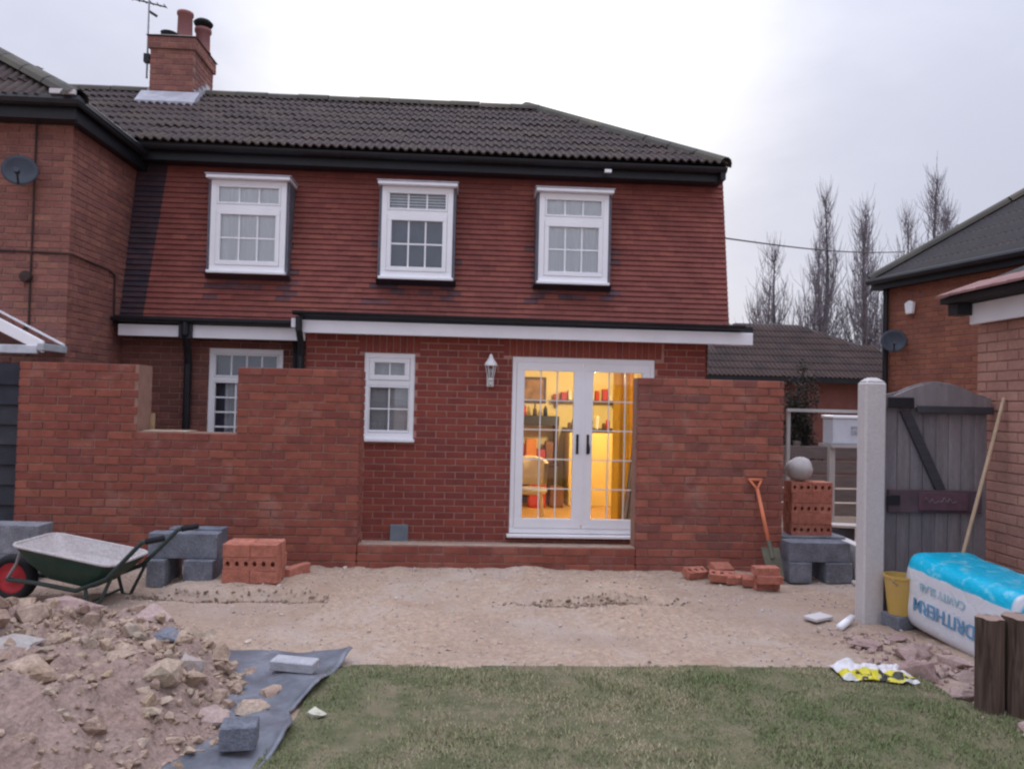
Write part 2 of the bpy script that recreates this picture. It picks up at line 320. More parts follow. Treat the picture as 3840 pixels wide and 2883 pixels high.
# stones: angular hulls
def hull(seed, n=13, flat=.7):
    r_ = np.random.default_rng(seed); p = r_.normal(size=(n, 3)); p /= np.linalg.norm(p, axis=1)[:, None]; p *= r_.uniform(.75, 1.05, (n, 1)); p[:, 2] *= flat
    bm = bmesh.new()
    for q in p: bm.verts.new(q)
    r = bmesh.ops.convex_hull(bm, input=bm.verts); bmesh.ops.triangulate(bm, faces=bm.faces)
    for v in [v for v in bm.verts if not v.link_faces]: bm.verts.remove(v)
    bm.verts.index_update(); vs_ = np.array([v.co[:] for v in bm.verts]); fs = np.array([[v.index for v in f.verts] for f in bm.faces]); bm.free(); return vs_, fs
HULLS = [hull(i+100) for i in range(12)]
def scatter(name, px, py, pz, size, material, label, cat):
    VV, FF = [], []; off = 0; n = len(px); hi = rng.integers(0, len(HULLS), n); an = rng.uniform(0, 6.28, n); tl = rng.normal(0, .4, n); st = rng.uniform(.65, 1.35, (n, 3))
    for i in range(n):
        v, f = HULLS[hi[i]]; v = v*st[i]*size[i]; c_, s_ = math.cos(tl[i]), math.sin(tl[i]); v = np.stack([v[:, 0], v[:, 1]*c_-v[:, 2]*s_, v[:, 1]*s_+v[:, 2]*c_], 1)
        c_, s_ = math.cos(an[i]), math.sin(an[i]); v = np.stack([v[:, 0]*c_-v[:, 1]*s_+px[i], v[:, 0]*s_+v[:, 1]*c_+py[i], v[:, 2]+pz[i]], 1)
        VV.append(v); FF.append(f+off); off += len(v)
    o = link(name, fastmesh(name, np.concatenate(VV), np.concatenate(FF), material)); return tag(o, label, cat, kind='stuff')
n = 6500; px = -.9-3.2*rng.random(n)**1.25; py = rng.uniform(2.6, 5.4, n); hh = hz(px, py); k = (hh > .03) & ((rng.random(n) < .35) | (py > 3.75) | (px > -1.35)); px, py, hh = px[k], py[k], hh[k]
sz = np.clip(rng.lognormal(-4.25, .55, len(px)), .005, .05); scatter('small_rubble', px, py, hh+sz*.2, sz, STONE, 'small stones and crumbs of mortar over the soil heap', 'rubble')
n = 11000; px = rng.uniform(-4, 3.6, n); py = np.where(rng.random(n) < .15, 6.97-np.abs(rng.normal(0, .07, n)), rng.uniform(4.45, 6.97, n)); sz = np.clip(rng.lognormal(-5.5, .55, n), .002, .026)
k = ~((px < -1.4) & (py < 5.2)); px, py, sz = px[k], py[k], sz[k]
GRIT = mat('grit_stone', None, .95, sc=8, var=.2, ramp=[(.55, .46, .41), (.40, .32, .29), (.58, .52, .47), (.33, .23, .19), (.48, .45, .46), (.62, .52, .40)])
scatter('grit', px, py, gz(px, py)+sz*.3, sz, GRIT, 'scattered grit and pebbles on the sand', 'grit')
CLOD = mat('earth_clod', None, .97, sc=10, var=.3, bump=.5, ramp=[(0.169, 0.125, 0.09), (0.234, 0.163, 0.12), (0.312, 0.213, 0.168), (0.13, 0.106, 0.078)])
n = 1100; px = np.concatenate([rng.uniform(-2.55, -1.05, 650), rng.normal(1.0, .30, 450)]); py = 5.93 + .07*fbm(px, px*0, 2.4, 3, 12) + rng.normal(0, .032, n); sz = np.clip(rng.lognormal(-4.8, .5, n), .003, .024)
scatter('earth_clods', px, py, gz(px, py)+sz*.25, sz, CLOD, 'dark crumbled earth along the lips of the shallow trench', 'earth')
# larger lumps, each a thing
HM = []
for i, (v, f) in enumerate([hull(i+300, 15, .72) for i in range(14)]):
    q = MB(); q.add([tuple(p) for p in v], [tuple(a) for a in f]); me = q.mesh('stone_lump'); bm = bmesh.new(); bm.from_mesh(me)
    bmesh.ops.subdivide_edges(bm, edges=bm.edges[:], cuts=3, use_grid_fill=True, smooth=.0)
    for v_ in bm.verts: p = v_.co; v_.co = p*(1 + .08*mnoise(p*2.2+Vector((i*7, 0, 0))) + .06*mnoise(p*5) + .035*mnoise(p*12))
    bm.to_mesh(me); bm.free(); HM.append(me)
def lump(x, y, s, label, group=None, name='stone_lump', cat='stone', M=STONE, z=None, zs=1., rz=None):
    me = random.choice(HM).copy() if M is not STONE else random.choice(HM)
    if not me.materials: me.materials.append(M)
    elif M is not STONE: me.materials.clear(); me.materials.append(M)
    base = float(max(hz(x, y), gz(x, y))) if z is None else z
    o = link(name, me, None, None, Matrix.Translation((x, y, base + s*.22*zs)) @ Matrix.Rotation(rz if rz is not None else random.uniform(0, 6.28), 4, 'Z') @ Matrix.Rotation(random.gauss(0, .25), 4, 'X') @ Matrix.Diagonal((s*random.uniform(.8, 1.2), s*random.uniform(.7, 1.1), s*zs, 1)))
    return tag(o, label, cat, group)
def LB(x, y):
    return ('broken stone lump at the right edge of the soil heap by the plastic sheet' if x > -1.3 else 'broken stone lump on the back slope of the soil heap' if y > 4.45 else 'broken stone lump on the near slope of the soil heap' if y < 3.6 else 'broken stone lump on the middle of the soil heap')
for i in range(115):
    x = -.98-2.2*random.random()**1.5; y = random.uniform(3.1, 5.1) if i % 3 else random.uniform(3.6, 4.7)
    if hz(x, y) < .04 or (y < 3.7 and x < -1.4 and random.random() < .6): continue
    lump(x, y, random.choice((.03, .035, .04, .05, .05, .06, .07, .085, .10))*random.uniform(.85, 1.1), LB(x, y), 'rubble lumps on the soil heap')

# ------------------------------------------------------------------ masonry
def brick_mesh(w, h, d=.1, c=.004):
    q = MB()
    b0 = [(0, d, 0), (w, d, 0), (w, d, h), (0, d, h)]; b1 = [(0, c, 0), (w, c, 0), (w, c, h), (0, c, h)]; b2 = [(c, 0, c), (w-c, 0, c), (w-c, 0, h-c), (c, 0, h-c)]
    q.v = b0+b1+b2; q.f = [(8, 9, 10, 11)]
    for i in range(4): j = (i+1) % 4; q.f += [(i, j, 4+j, 4+i), (4+i, 4+j, 8+j, 8+i)]
    return q
def courses(Ln, z0, z1, ch=.075, bl=.225, j=.010, holes=(), start=0):
    out = []; i = start; z = z0
    while z + ch*.6 < z1:
        u = 0 if i % 2 == 0 else -bl/2; zm = z + ch/2
        while u < Ln:
            segs = [(max(u, 0), min(u+bl-j, Ln))]
            for (a, b, c, e) in holes:
                if c < zm < e:
                    ns = []
                    for s0, s1 in segs:
                        if b <= s0 or a >= s1: ns.append((s0, s1))
                        else:
                            if a-s0 > .02: ns.append((s0, a))
                            if s1-b > .02: ns.append((b, s1))
                    segs = ns
            out += [(s0, s1, z, z+ch-j) for s0, s1 in segs if s1-s0 > .025]
            u += bl
        z += ch; i += 1
    return out
def lay(parent, org, ang, rects, M, limit=300, jit=.0012, key=None, bw=.215, bh=.065, name='brick', d=.09):
    q = brick_mesh(bw, bh, d); me = q.mesh(name); me.materials.append(M)
    base = Matrix.Translation(org) @ Matrix.Rotation(ang, 4, 'Z')
    def wpos(r): return base @ Vector(((r[0]+r[1])/2, 0, (r[2]+r[3])/2))
    kf = key if key else (lambda p: (p-CAM).length)
    rects = sorted(rects, key=lambda r: kf(wpos(r))); rest = MB()
    for i, (a, b, c, e) in enumerate(rects):
        T = base @ Matrix.Translation((a, max(-2*jit, min(1.4*jit, random.gauss(0, jit))), c)) @ Matrix.Rotation(random.gauss(0, jit*2.2), 4, 'Z') @ Matrix.Rotation(random.gauss(0, jit*2), 4, 'Y')
        T = T @ Matrix.Diagonal(((b-a)/bw, 1, (e-c)/bh, 1))
        if i < limit: link(name, me, parent, None, T)
        else: rest.add(q.v, q.f, T)
    if rest.v: tag(link(name + '_infill', rest.mesh(name + '_infill'), parent, M), kind='stuff')
def core(name, parent, org, ang, Ln, z0, z1, depth, M, holes=(), rec=.008):
    us = sorted({0, Ln, *[h[0] for h in holes], *[h[1] for h in holes]}); zs = sorted({z0, z1, *[h[2] for h in holes], *[h[3] for h in holes]})
    us = [u for u in us if 0 <= u <= Ln]; us[0] += rec; us[-1] -= rec; zs = [z for z in zs if z0 <= z <= z1]; q = MB(); T = Matrix.Translation(org) @ Matrix.Rotation(ang, 4, 'Z')
    for a, b in zip(us, us[1:]):
        run = None
        for c, e in zip(zs, zs[1:]):
            um, zm = (a+b)/2, (c+e)/2
            solid = not any(h[0] < um < h[1] and h[2] < zm < h[3] for h in holes)
            if solid: run = [c, e] if run is None else [run[0], e]
            if (not solid or e == z1) and run: q.box(a, b, rec, depth, run[0], run[1], T); run = None
    return q.build(name, M, parent)

# ------------------------------------------------------------------ main house
house = thing('brick_house', 'red tile hung brick house with rear extension and dark tiled roof', 'house', (-.5, 9, 0))
# rear extension wall, Y = 8.5
EX0, EX1, EY = -1.83, 2.66, 8.5
DX0, DX1, DZ0, DZ1 = .46, 2.08, .095, 2.07
WX0, WX1, WZ0, WZ1 = -1.19, -.622, 1.105, 2.07
holes = [(DX0-EX0, DX1-EX0, DZ0-.02, DZ1), (WX0-EX0, WX1-EX0, WZ0, WZ1)]
sold = [(DX0-.10-EX0, DX1+.10-EX0, DZ1, DZ1+.215), (WX0-.05-EX0, WX1+.05-EX0, WZ1, WZ1+.215)]
ew = core('extension_wall', house, (EX0, EY, 0), 0, EX1-EX0, -.15, 2.34, .26, MO_EXT, holes)
rc = courses(EX1-EX0, -.13, 2.30, j=.0125, holes=holes + sold)
def ekey(p):
    hid = (p.x < -1.0 and p.z < 1.85 and not p.x > -1.2) or (p.x > 1.9 and p.z < 1.9) or p.z < .0
    return (100 if hid else 0) + (p-CAM).length
lay(ew, (EX0, EY, 0), 0, rc, BR_EXT, 300, .0008, ekey)
for a, b, c, e in sold:
    rs = []; u = a
    while u < b-.03: rs.append((u, min(u+.065, b), c+.005, e)); u += .075
    lay(ew, (EX0, EY, 0), 0, rs, BR_EXT, 60, .0008, None, .065, .21, 'soldier_brick')
# ground floor wall of the old house, Y = 8.95
GX0, GX1, GY = -4.02, -1.83, 8.95
GW = (-3.035, -2.185, .93, 2.10)
gh = [(GW[0]-GX0, GW[1]-GX0, GW[2], GW[3])]
gw = core('ground_floor_wall', house, (GX0, GY, 0), 0, GX1-GX0, -.1, 2.42, .26, MO_OLD, gh)
lay(gw, (GX0, GY, 0), 0, courses(GX1-GX0, 0, 2.40, holes=gh), BR_DRK, 220, .001)
rs = core('side_wall', house, (2.70, 8.90, 0), R(90), 4.5, -.1, 2.42, .12, MO_OLD)
rb = core('return_wall', house, (2.665, 8.95, 0), 0, .16, -.1, 2.36, .2, MO_OLD); lay(rb, (2.665, 8.95, 0), 0, courses(.16, 0, 2.3), BR_DRK, 60)
core('rear_wall', house, (-4.02, 13.35, 0), 0, 6.8, -.1, 2.42, .12, MO_OLD)
# upper storey, tile hung on a slight batter
def ty(z): return 8.88 + (z-2.4)*.175
q = MB(); q.prism([(-4.02, ty(2.38)+.02, 2.38), (-4.02, ty(4.36)+.02, 4.36), (-4.02, 13.4, 4.36), (-4.02, 13.4, 2.38)], (7.06, 0, 0))
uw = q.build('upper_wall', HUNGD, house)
UW = [(-3.035, -2.18, 2.985, 4.03), (-1.085, -.258, 2.98, 4.034), (.755, 1.578, 2.983, 4.027)]
def tile_mesh(w_, ln=.10, t_=.026):
    q = MB(); q.hexa([(0, -t_-.004, 0), (w_, -t_-.004, 0), (w_, -.002, 0), (0, -.002, 0), (0, -.004, ln), (w_, -.004, ln), (w_, 0, ln), (0, 0, ln)]); return q
tq = tile_mesh(.164); tm = {}
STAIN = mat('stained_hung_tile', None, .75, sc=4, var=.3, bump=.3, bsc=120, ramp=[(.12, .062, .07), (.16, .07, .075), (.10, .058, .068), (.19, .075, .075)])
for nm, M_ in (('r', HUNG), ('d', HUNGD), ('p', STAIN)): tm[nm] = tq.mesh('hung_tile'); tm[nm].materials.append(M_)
tl = []; gauge = .064; z = 2.40; row = 0; tilt = math.atan(.175)
while z < 4.34:
    u = -4.02 + (0 if row % 2 else -.0825)
    while u < 3.055:
        a, b = max(u, -4.02), min(u+.164, 3.06)
        hit = False
        for wd in UW:
            if wd[2]-.10 < z + .02 < wd[3]+.05:
                l_, r_ = wd[0]-.034, wd[1]+.034
                if a >= l_ and b <= r_: hit = True
                elif a < l_ < b: b = l_
                elif a < r_ < b: a = r_
        if b-a > .012 and not hit and not (z < 2.47 and a > -1.95):
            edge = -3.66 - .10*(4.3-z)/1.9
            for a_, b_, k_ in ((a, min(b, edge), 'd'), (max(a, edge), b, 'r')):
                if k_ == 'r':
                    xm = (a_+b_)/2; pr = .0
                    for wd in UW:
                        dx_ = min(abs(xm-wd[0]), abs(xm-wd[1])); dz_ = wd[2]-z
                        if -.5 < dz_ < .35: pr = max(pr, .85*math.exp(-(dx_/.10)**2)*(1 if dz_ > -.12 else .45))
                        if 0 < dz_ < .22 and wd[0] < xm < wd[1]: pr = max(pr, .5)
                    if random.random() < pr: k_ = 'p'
                if b_-a_ > .006: tl.append((a_, b_, z, k_))
        u += .165
    z += gauge; row += 1
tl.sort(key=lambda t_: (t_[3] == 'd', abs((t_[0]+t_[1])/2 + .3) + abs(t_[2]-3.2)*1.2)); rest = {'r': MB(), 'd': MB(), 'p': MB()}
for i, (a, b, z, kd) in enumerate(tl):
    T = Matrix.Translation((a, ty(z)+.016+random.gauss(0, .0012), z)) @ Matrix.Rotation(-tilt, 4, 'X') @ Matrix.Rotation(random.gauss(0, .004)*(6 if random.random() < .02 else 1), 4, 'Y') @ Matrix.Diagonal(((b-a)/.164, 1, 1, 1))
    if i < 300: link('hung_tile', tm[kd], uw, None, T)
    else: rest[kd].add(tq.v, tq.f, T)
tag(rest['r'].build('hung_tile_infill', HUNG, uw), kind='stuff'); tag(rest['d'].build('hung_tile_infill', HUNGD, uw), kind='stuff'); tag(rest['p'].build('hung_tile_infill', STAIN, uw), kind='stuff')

# ---- windows
def bar(parent, x0, x1, z0, z1, y0, y1, name='glazing_bar', M=UPVC, bevel=.003): return MB().box(x0, x1, y0, y1, z0, z1).build(name, M, parent, bevel=bevel)
def frame(name, parent, x0, x1, z0, z1, y, d, l, r_, b, t_, M=UPVC):
    q = MB(); q.box(x0, x1, y, y+d, z0, z0+b); q.box(x0, x1, y, y+d, z1-t_, z1); q.box(x0, x0+l, y, y+d, z0+b, z1-t_); q.box(x1-r_, x1, y, y+d, z0+b, z1-t_)
    return q.build(name, M, parent, bevel=.004)
def lights(parent, x0, x1, z0, z1, y, nx_, nz_, bw=.018, M=UPVC, G=GLASS):
    w_ = (x1-x0)/nx_; h_ = (z1-z0)/nz_
    for i in range(1, nx_): bar(parent, x0+i*w_-bw/2, x0+i*w_+bw/2, z0, z1, y-.004, y+.010, M=M, bevel=0)
    for k in range(1, nz_):
        for i in range(nx_):
            bar(parent, x0+i*w_+(bw/2 if i else 0), x0+(i+1)*w_-(bw/2 if i < nx_-1 else 0), z0+k*h_-bw/2, z0+k*h_+bw/2, y-.003, y+.009, M=M, bevel=0)
    for i in range(nx_):
        for k in range(nz_):
            a = x0+i*w_+(bw/2 if i else 0); b = x0+(i+1)*w_-(bw/2 if i < nx_-1 else 0); c = z0+k*h_+(bw/2 if k else 0); e = z0+(k+1)*h_-(bw/2 if k < nz_-1 else 0)
            MB().box(a, b, y, y+.006, c, e).build('pane', G, parent)
def curtain(parent, x0, x1, z0, z1, y, M, name='net_curtain', amp=.012, n=60, fr=70):
    q = MB(); xs_ = [x0+(x1-x0)*i/n for i in range(n+1)]
    for x in xs_:
        yy = y + amp*math.sin(x*fr) + amp*.6*math.sin(x*fr*.43+1); q.v += [(x, yy, z0), (x, yy+.004*math.sin(x*30), z1)]
    q.f = [(2*i, 2*i+2, 2*i+3, 2*i+1) for i in range(n)]
    return q.build(name, M, parent, smooth=True)
for wi, (x0, x1, z0, z1) in enumerate(UW):
    y = 8.86
    wn = frame('window', house, x0, x1, z0, z1, y, .07, .065, .065, .065, .055)
    zt = z1-.30
    bar(wn, x0+.065, x1-.065, zt-.035, zt+.02, y-.002, y+.07, 'transom')
    fr = frame('casement', wn, x0+.067, x1-.067, z0+.067, zt-.037, y-.008, .05, .05, .05, .05, .06)
    frame('top_light', wn, x0+.067, x1-.067, zt+.022, z1-.057, y-.006, .05, .022, .022, .022, .022)
    lights(wn, x0+.117, x1-.117, z0+.117, zt-.097, y+.022, 3, 2)
    lights(wn, x0+.089, x1-.089, zt+.044, z1-.079, y+.024, 3, 1)
    MB().box(x0-.02, x1+.02, y-.045, y+.04, z0-.035, z0-.002).build('sill', UPVC, wn, bevel=.005)
    MB().box(x0-.045, x1+.05, y-.07, ty(z1)+.06, z1+.002, z1+.045).build('dormer_top', UPVCD, wn, bevel=.008)
    MB().box(x0-.055, x1+.06, y-.075, ty(z1)+.08, z1+.047, z1+.058).build('lead_cover', LEADL, wn)
    for s, xx in ((-1, x0), (1, x1)):
        a, b = (xx-.032, xx-.003) if s < 0 else (xx+.003, xx+.032)
        q = MB(); q.prism([(a, y+.012, z0-.03), (a, y+.012, z1), (a, ty(z1)+.05, z1), (a, ty(z0)+.05, z0-.03)], (b-a, 0, 0)); q.build('cheek', LEAD, wn)
    q = MB(); q.prism([(x0-.05, y-.004, z0-.037), (x0-.05, y+.09, z0-.037), (x0-.05, ty(z0-.085)+.03, z0-.085), (x0-.05, ty(z0-.085)-.02, z0-.085)], (x1-x0+.1, 0, 0)); q.build('lead_apron', HUNGD, wn)
    if wi == 1:
        MB().box(x0+.07, x1-.07, y+.11, y+.13, z0+.06, z1-.06).build('dim_backing', DIM, wn)
        q = MB()
        for k in range(6): q.box(x0+.08, x1-.08, y+.08, y+.09, z1-.10-k*.034, z1-.082-k*.034)
        q.build('raised_blind', NET, wn)
    else:
        MB().box(x0+.07, x1-.07, y+.11, y+.13, z0+.06, z1-.06).build('dim_backing', DIM, wn)
        curtain(wn, x0+.08, x1-.08, z0+.07, z1-.07, y+.04, NET, amp=.006)
# ground floor window, behind the notch in the new wall
x0, x1, z0, z1 = GW; y = GY+.03
wn = frame('window', house, x0, x1, z0, z1, y, .07, .055, .055, .07, .06); zt = z1-.36
bar(wn, x0+.055, x1-.055, zt-.02, zt+.025, y-.002, y+.07, 'transom')
lights(wn, x0+.075, x1-.075, z0+.09, zt-.04, y+.025, 3, 4); lights(wn, x0+.075, x1-.075, zt+.045, z1-.08, y+.025, 4, 1)
frame('casement', wn, x0+.057, x1-.057, z0+.072, zt-.022, y-.006, .05, .02, .02, .02, .02); frame('top_light', wn, x0+.057, x1-.057, zt+.027, z1-.062, y-.005, .05, .02, .02, .02, .02)
MB().box(x0-.01, x1+.01, y+.16, y+.19, z0-.01, z1+.01).build('dim_backing', DIM, wn)
curtain(wn, x0+.16, x0+.36, z0+.07, zt, y+.11, NET)
MB().box(x0-.03, x1+.03, y-.07, y-.002, z0-.04, z0-.002).build('sill', UPVC, wn, bevel=.005)
# small extension window
x0, x1, z0, z1 = WX0, WX1, WZ0, WZ1; y = EY+.02
wn = frame('window', house, x0+.003, x1-.003, z0+.003, z1-.003, y, .07, .055, .055, .075, .055)
zt = z1-.335; bar(wn, x0+.058, x1-.058, zt-.03, zt+.03, y-.002, y+.07, 'transom')
frame('top_light', wn, x0+.06, x1-.06, zt+.032, z1-.06, y-.012, .055, .058, .058, .055, .05)
frame('casement', wn, x0+.06, x1-.06, z0+.08, zt-.032, y-.004, .05, .012, .012, .025, .02)
lights(wn, x0+.118, x1-.118, zt+.087, z1-.11, y+.02, 2, 1, .014); lights(wn, x0+.072, x1-.072, z0+.105, zt-.052, y+.02, 2, 2, .014)
MB().box(x0-.012, x1+.012, y-.075, y-.003, z0-.022, z0+.012).build('sill', UPVC, wn, bevel=.005)
MB().box(x0, x1, y+.14, y+.17, z0, z1).build('dim_backing', DIM, wn)
curtain(wn, x0+.03, x1-.03, z0+.03, z1-.03, y+.10, BLIND, 'blind', .003)
# french doors
y = EY+.015
dr = frame('french_door', house, DX0+.003, DX1-.003, DZ0, DZ1-.003, y, .08, .05, .05, .06, .06)
mid = (DX0+DX1)/2
for x0, x1, hx in ((DX0+.055, mid-.004, -1), (mid+.004, DX1-.055, 1)):
    lf = frame('door_leaf', dr, x0, x1, DZ0+.062, DZ1-.064, y-.01, .06, .088 if hx < 0 else .105, .105 if hx < 0 else .088, .105, .092)
    gx0 = x0+(.088 if hx < 0 else .105); gx1 = x1-(.105 if hx < 0 else .088)
    lights(dr, gx0, gx1, DZ0+.167, DZ1-.156, y+.022, 3, 5, .014, BAR, GLASSD)
    hxx = (x1-.055) if hx < 0 else (x0+.055)
    q = MB().box(hxx-.014, hxx+.014, y-.018, y-.0105, .99, 1.21); q.tube([(hxx, y-.018, 1.12), (hxx, y-.055, 1.12), (hxx+hx*.012, y-.06, 1.06), (hxx+hx*.012, y-.06, 1.0)], .009, 6)
    q.build('handle', BLACK, dr)
MB().box(mid-.02, mid+.02, y-.016, y-.0105, DZ0+.1, DZ1-.1).build('meeting_strip', UPVC, dr, bevel=.003)
MB().box(DX0-.025, DX1+.02, y-.10, y-.003, DZ0-.035, DZ0-.004).build('sill', UPVC, dr, bevel=.005)
# ---- fascias, gutters, flat roof
q = MB().box(-1.86, 3.12, 8.28, 8.31, 2.25, 2.385); fa = q.build('fascia', UPVCD, house, bevel=.004)
MB().box(-1.86, 3.12, 8.311, 8.49, 2.262, 2.275).build('soffit', UPVCD, house)
MB().box(-1.88, 3.13, 8.312, 9.1, 2.39, 2.455).build('flat_roof', BLACK, house)
def gutter(name, a, b, r_=.06, M=BLACK):
    a, b = Vector(a), Vector(b); dirn = (b-a).normalized(); s = Vector((dirn.y, -dirn.x, 0)); q = MB(); n = 8; ring = []
    for e in (a, b):
        for rr in (r_, r_-.008):
            for i in range(n+1): th = math.pi*i/n; q.v.append(tuple(e + s*math.cos(th)*rr - Vector((0, 0, 1))*math.sin(th)*rr))
    m_ = n+1
    for i in range(n): q.f += [(i, i+1, 2*m_+i+1, 2*m_+i), (m_+i+1, m_+i, 3*m_+i, 3*m_+i+1), (i, i+1, m_+i+1, m_+i), (2*m_+i, 2*m_+i+1, 3*m_+i+1, 3*m_+i)]
    q.f += [(0, m_, 3*m_, 2*m_), (n, 2*m_+n, 3*m_+n, m_+n)]
    return q.build(name, M, house if True else None)
gutter('gutter', (-1.92, 8.232, 2.475), (3.0, 8.232, 2.455), .046)
MB().box(-3.95, -3.25, 8.70, 8.73, 2.195, 2.325).build('fascia', UPVCD, house, bevel=.004); MB().box(-3.15, -1.885, 8.70, 8.73, 2.19, 2.335).build('fascia', UPVCD, house, bevel=.004)
MB().box(-3.95, -1.885, 8.731, 8.945, 2.20, 2.22).build('soffit', BLACK, house)
gutter('gutter', (-4.0, 8.65, 2.395), (-1.9, 8.65, 2.385), .045)
MB().box(-4.0, -1.89, 8.70, 8.90, 2.336, 2.42).build('eaves_board', BLACK, house)
q = MB().tube([(-3.20, 8.66, 2.36), (-3.20, 8.66, 2.24), (-3.235, 8.84, 2.05), (-3.245, 8.90, 1.9), (-3.245, 8.90, -.05)], .042, 10); q.box(-3.275, -3.13, 8.665, 8.735, 2.18, 2.34); q.build('downpipe', BLACK, house, smooth=False)
q = MB().tube([(-1.855, 8.23, 2.42), (-1.855, 8.24, 2.28), (-1.86, 8.40, 2.12), (-1.87, 8.44, 2.0), (-1.87, 8.44, -.05)], .036, 10); q.build('downpipe', BLACK, house)
MB().tube([(-2.03, 8.86, 2.19), (-2.03, 8.90, 2.05), (-2.03, 8.90, -.05)], .03, 8).build('downpipe', BLACK, house)
MB().box(-1.945, -1.875, 8.27, 8.33, 2.30, 2.40).build('fascia_end', UPVCD, house, bevel=.004)
# sloping verge board on the far right of the flat roof
q = MB(); q.prism([(2.98, 8.47, 2.46), (3.0, 9.3, 2.62), (3.0, 9.3, 2.40), (2.98, 8.47, 2.40)], (.10, 0, 0)); q.build('verge', BLACK, house)
# ---- main roof
EVY, EVZ, RGY, RGZ, EVX, RGX = 8.86, 4.47, 11.3, 5.96, 2.99, .92
sl_ = (RGZ-EVZ)/(RGY-EVY)
wingz = lambda x: 4.40 + .58*(-3.86-x)
q = MB(); b0 = .03
q.add([(-9, EVY, EVZ-b0), (EVX, EVY, EVZ-b0), (RGX, RGY, RGZ-b0), (-9, RGY, RGZ-b0), (EVX, 13.74, EVZ-b0), (-9, 13.74, EVZ-b0)], [(0, 1, 2, 3), (1, 4, 2), (4, 5, 3, 2)])
rf = q.build('roof', ROOFB, house)
def rtile(w_=.30, ln=.38, rolls=3):
    q = MB(); n = rolls*4
    for i in range(n+1):
        u = i/n; h = .036*max(0, math.sin(2*math.pi*rolls*u - .6))**.8 + .004
        q.v += [(u*w_, 0, h), (u*w_, ln, h*.7), (u*w_, 0, h-.018)]
    for i in range(n): a = 3*i; q.f += [(a, a+3, a+4, a+1), (a, a+2, a+5, a+3)]
    return q
rq = rtile(); rme = rq.mesh('roof_tile'); rme.materials.append(ROOFT)
al = math.atan(sl_); slen = math.hypot(RGZ-EVZ, RGY-EVY); exps = .335; rows = int(slen/exps)+1; rest = MB(); tiles = []
for k in range(rows):
    s = k*exps - .04; yy = EVY + s*math.cos(al); zz = EVZ + s*math.sin(al)
    if zz > RGZ-.05: continue
    x = 2.99 - .30 - (k % 2)*.0
    while x > -7.6:
        hipx = EVX - (yy+.15-EVY)*(EVX-RGX)/(RGY-EVY)
        if x+.30 < hipx+.16 and wingz(x+.3) < zz + .35: tiles.append((x, yy, zz))
        x -= .30
tiles.sort(key=lambda t_: (Vector(t_)-CAM).length)
for i, (x, yy, zz) in enumerate(tiles):
    T = Matrix.Translation((x, yy, zz+.004+random.gauss(0, .003))) @ Matrix.Rotation(al-.035, 4, 'X') @ Matrix.Rotation(random.gauss(0, .006), 4, 'Z')
    if i < 300: link('roof_tile', rme, rf, None, T)
    else: rest.add(rq.v, rq.f, T)
if rest.v: tag(rest.build('roof_tile_infill', ROOFT, rf), kind='stuff')
RIDGE = mat('ridge_tile', None, .85, sc=3, var=.25, bump=.4, bsc=80, ramp=[(.11, .10, .08), (.09, .085, .075), (.13, .115, .09)])
rq2 = MB(); n = 6
for e in (0, .44):
    for i in range(n+1): th = math.pi*i/n; rq2.v.append((e, -.125*math.cos(th), .10*math.sin(th)-.05))
rq2.f = [(i, i+1, n+2+i, n+1+i) for i in range(n)]
rdm = rq2.mesh('ridge_tile'); rdm.materials.append(RIDGE)
x = RGX-.44
while x > -7:
    link('ridge_tile', rdm, rf, None, Matrix.Translation((x, RGY, RGZ+.01+random.gauss(0, .004))) @ Matrix.Rotation(random.gauss(0, .01), 4, 'Z')); x -= .445
hv = Vector((RGX, RGY, RGZ))-Vector((EVX, EVY, EVZ)); hl = hv.length; hd = hv.normalized(); k = 0
rz_ = math.atan2(hd.y, hd.x); ry_ = -math.asin(hd.z)
while k*.42 < hl-.1:
    p = Vector((EVX, EVY, EVZ+.015)) + hd*(k*.42); link('hip_tile', rdm, rf, None, Matrix.Translation(p) @ Matrix.Rotation(rz_, 4, 'Z') @ Matrix.Rotation(ry_, 4, 'Y')); k += 1
# eaves: fascia, soffit, gutter
MB().box(-4.0, 2.95, 8.99, 9.02, 4.275, 4.44).build('fascia', BLACK, house)
MB().box(-4.0, 2.95, 9.021, 9.28, 4.27, 4.29).build('soffit', BLACK, house)
gutter('gutter', (-3.9, 8.925, 4.43), (3.0, 8.925, 4.42), .062)
MB().box(2.93, 2.99, 8.90, 9.3, 4.28, 4.44).build('fascia_end', BLACK, house)
MB().box(1.52, 1.60, 8.86, 8.90, 4.30, 4.335).build('gutter_bracket', UPVC, house)
# ---- chimney
CX0, CX1, CY0, CY1 = -4.60, -4.0, 10.8, 11.6
ch = core('chimney', house, (CX0, CY0, 0), 0, CX1-CX0, 5.4, 6.50, CY1-CY0, MO_OLD, (), .006)
lay(ch, (CX0, CY0, 0), 0, courses(CX1-CX0, 5.5, 6.40, bl=.2), BR_OLD, 200, .001); lay(ch, (CX1, CY0+.10, 0), R(90), courses(CY1-CY0-.10, 5.5, 6.40, bl=.2, start=1), BR_OLD, 200, .001)
lay(ch, (CX0-.03, CY0-.03, 0), 0, courses(CX1-CX0+.06, 6.40, 6.56, bl=.2), BR_OLD, 60, .001); lay(ch, (CX1+.03, CY0+.07, 0), R(90), courses(CY1-CY0-.04, 6.40, 6.56, bl=.2, start=1), BR_OLD, 60, .001)
MB().box(CX0-.026, CX1+.026, CY0-.026, CY1+.026, 6.39, 6.545).build('corbel', MO_OLD, ch)
CAPM = mat('chimney_flaunching', (.23, .20, .18), .95, sc=12, var=.3, bump=.5)
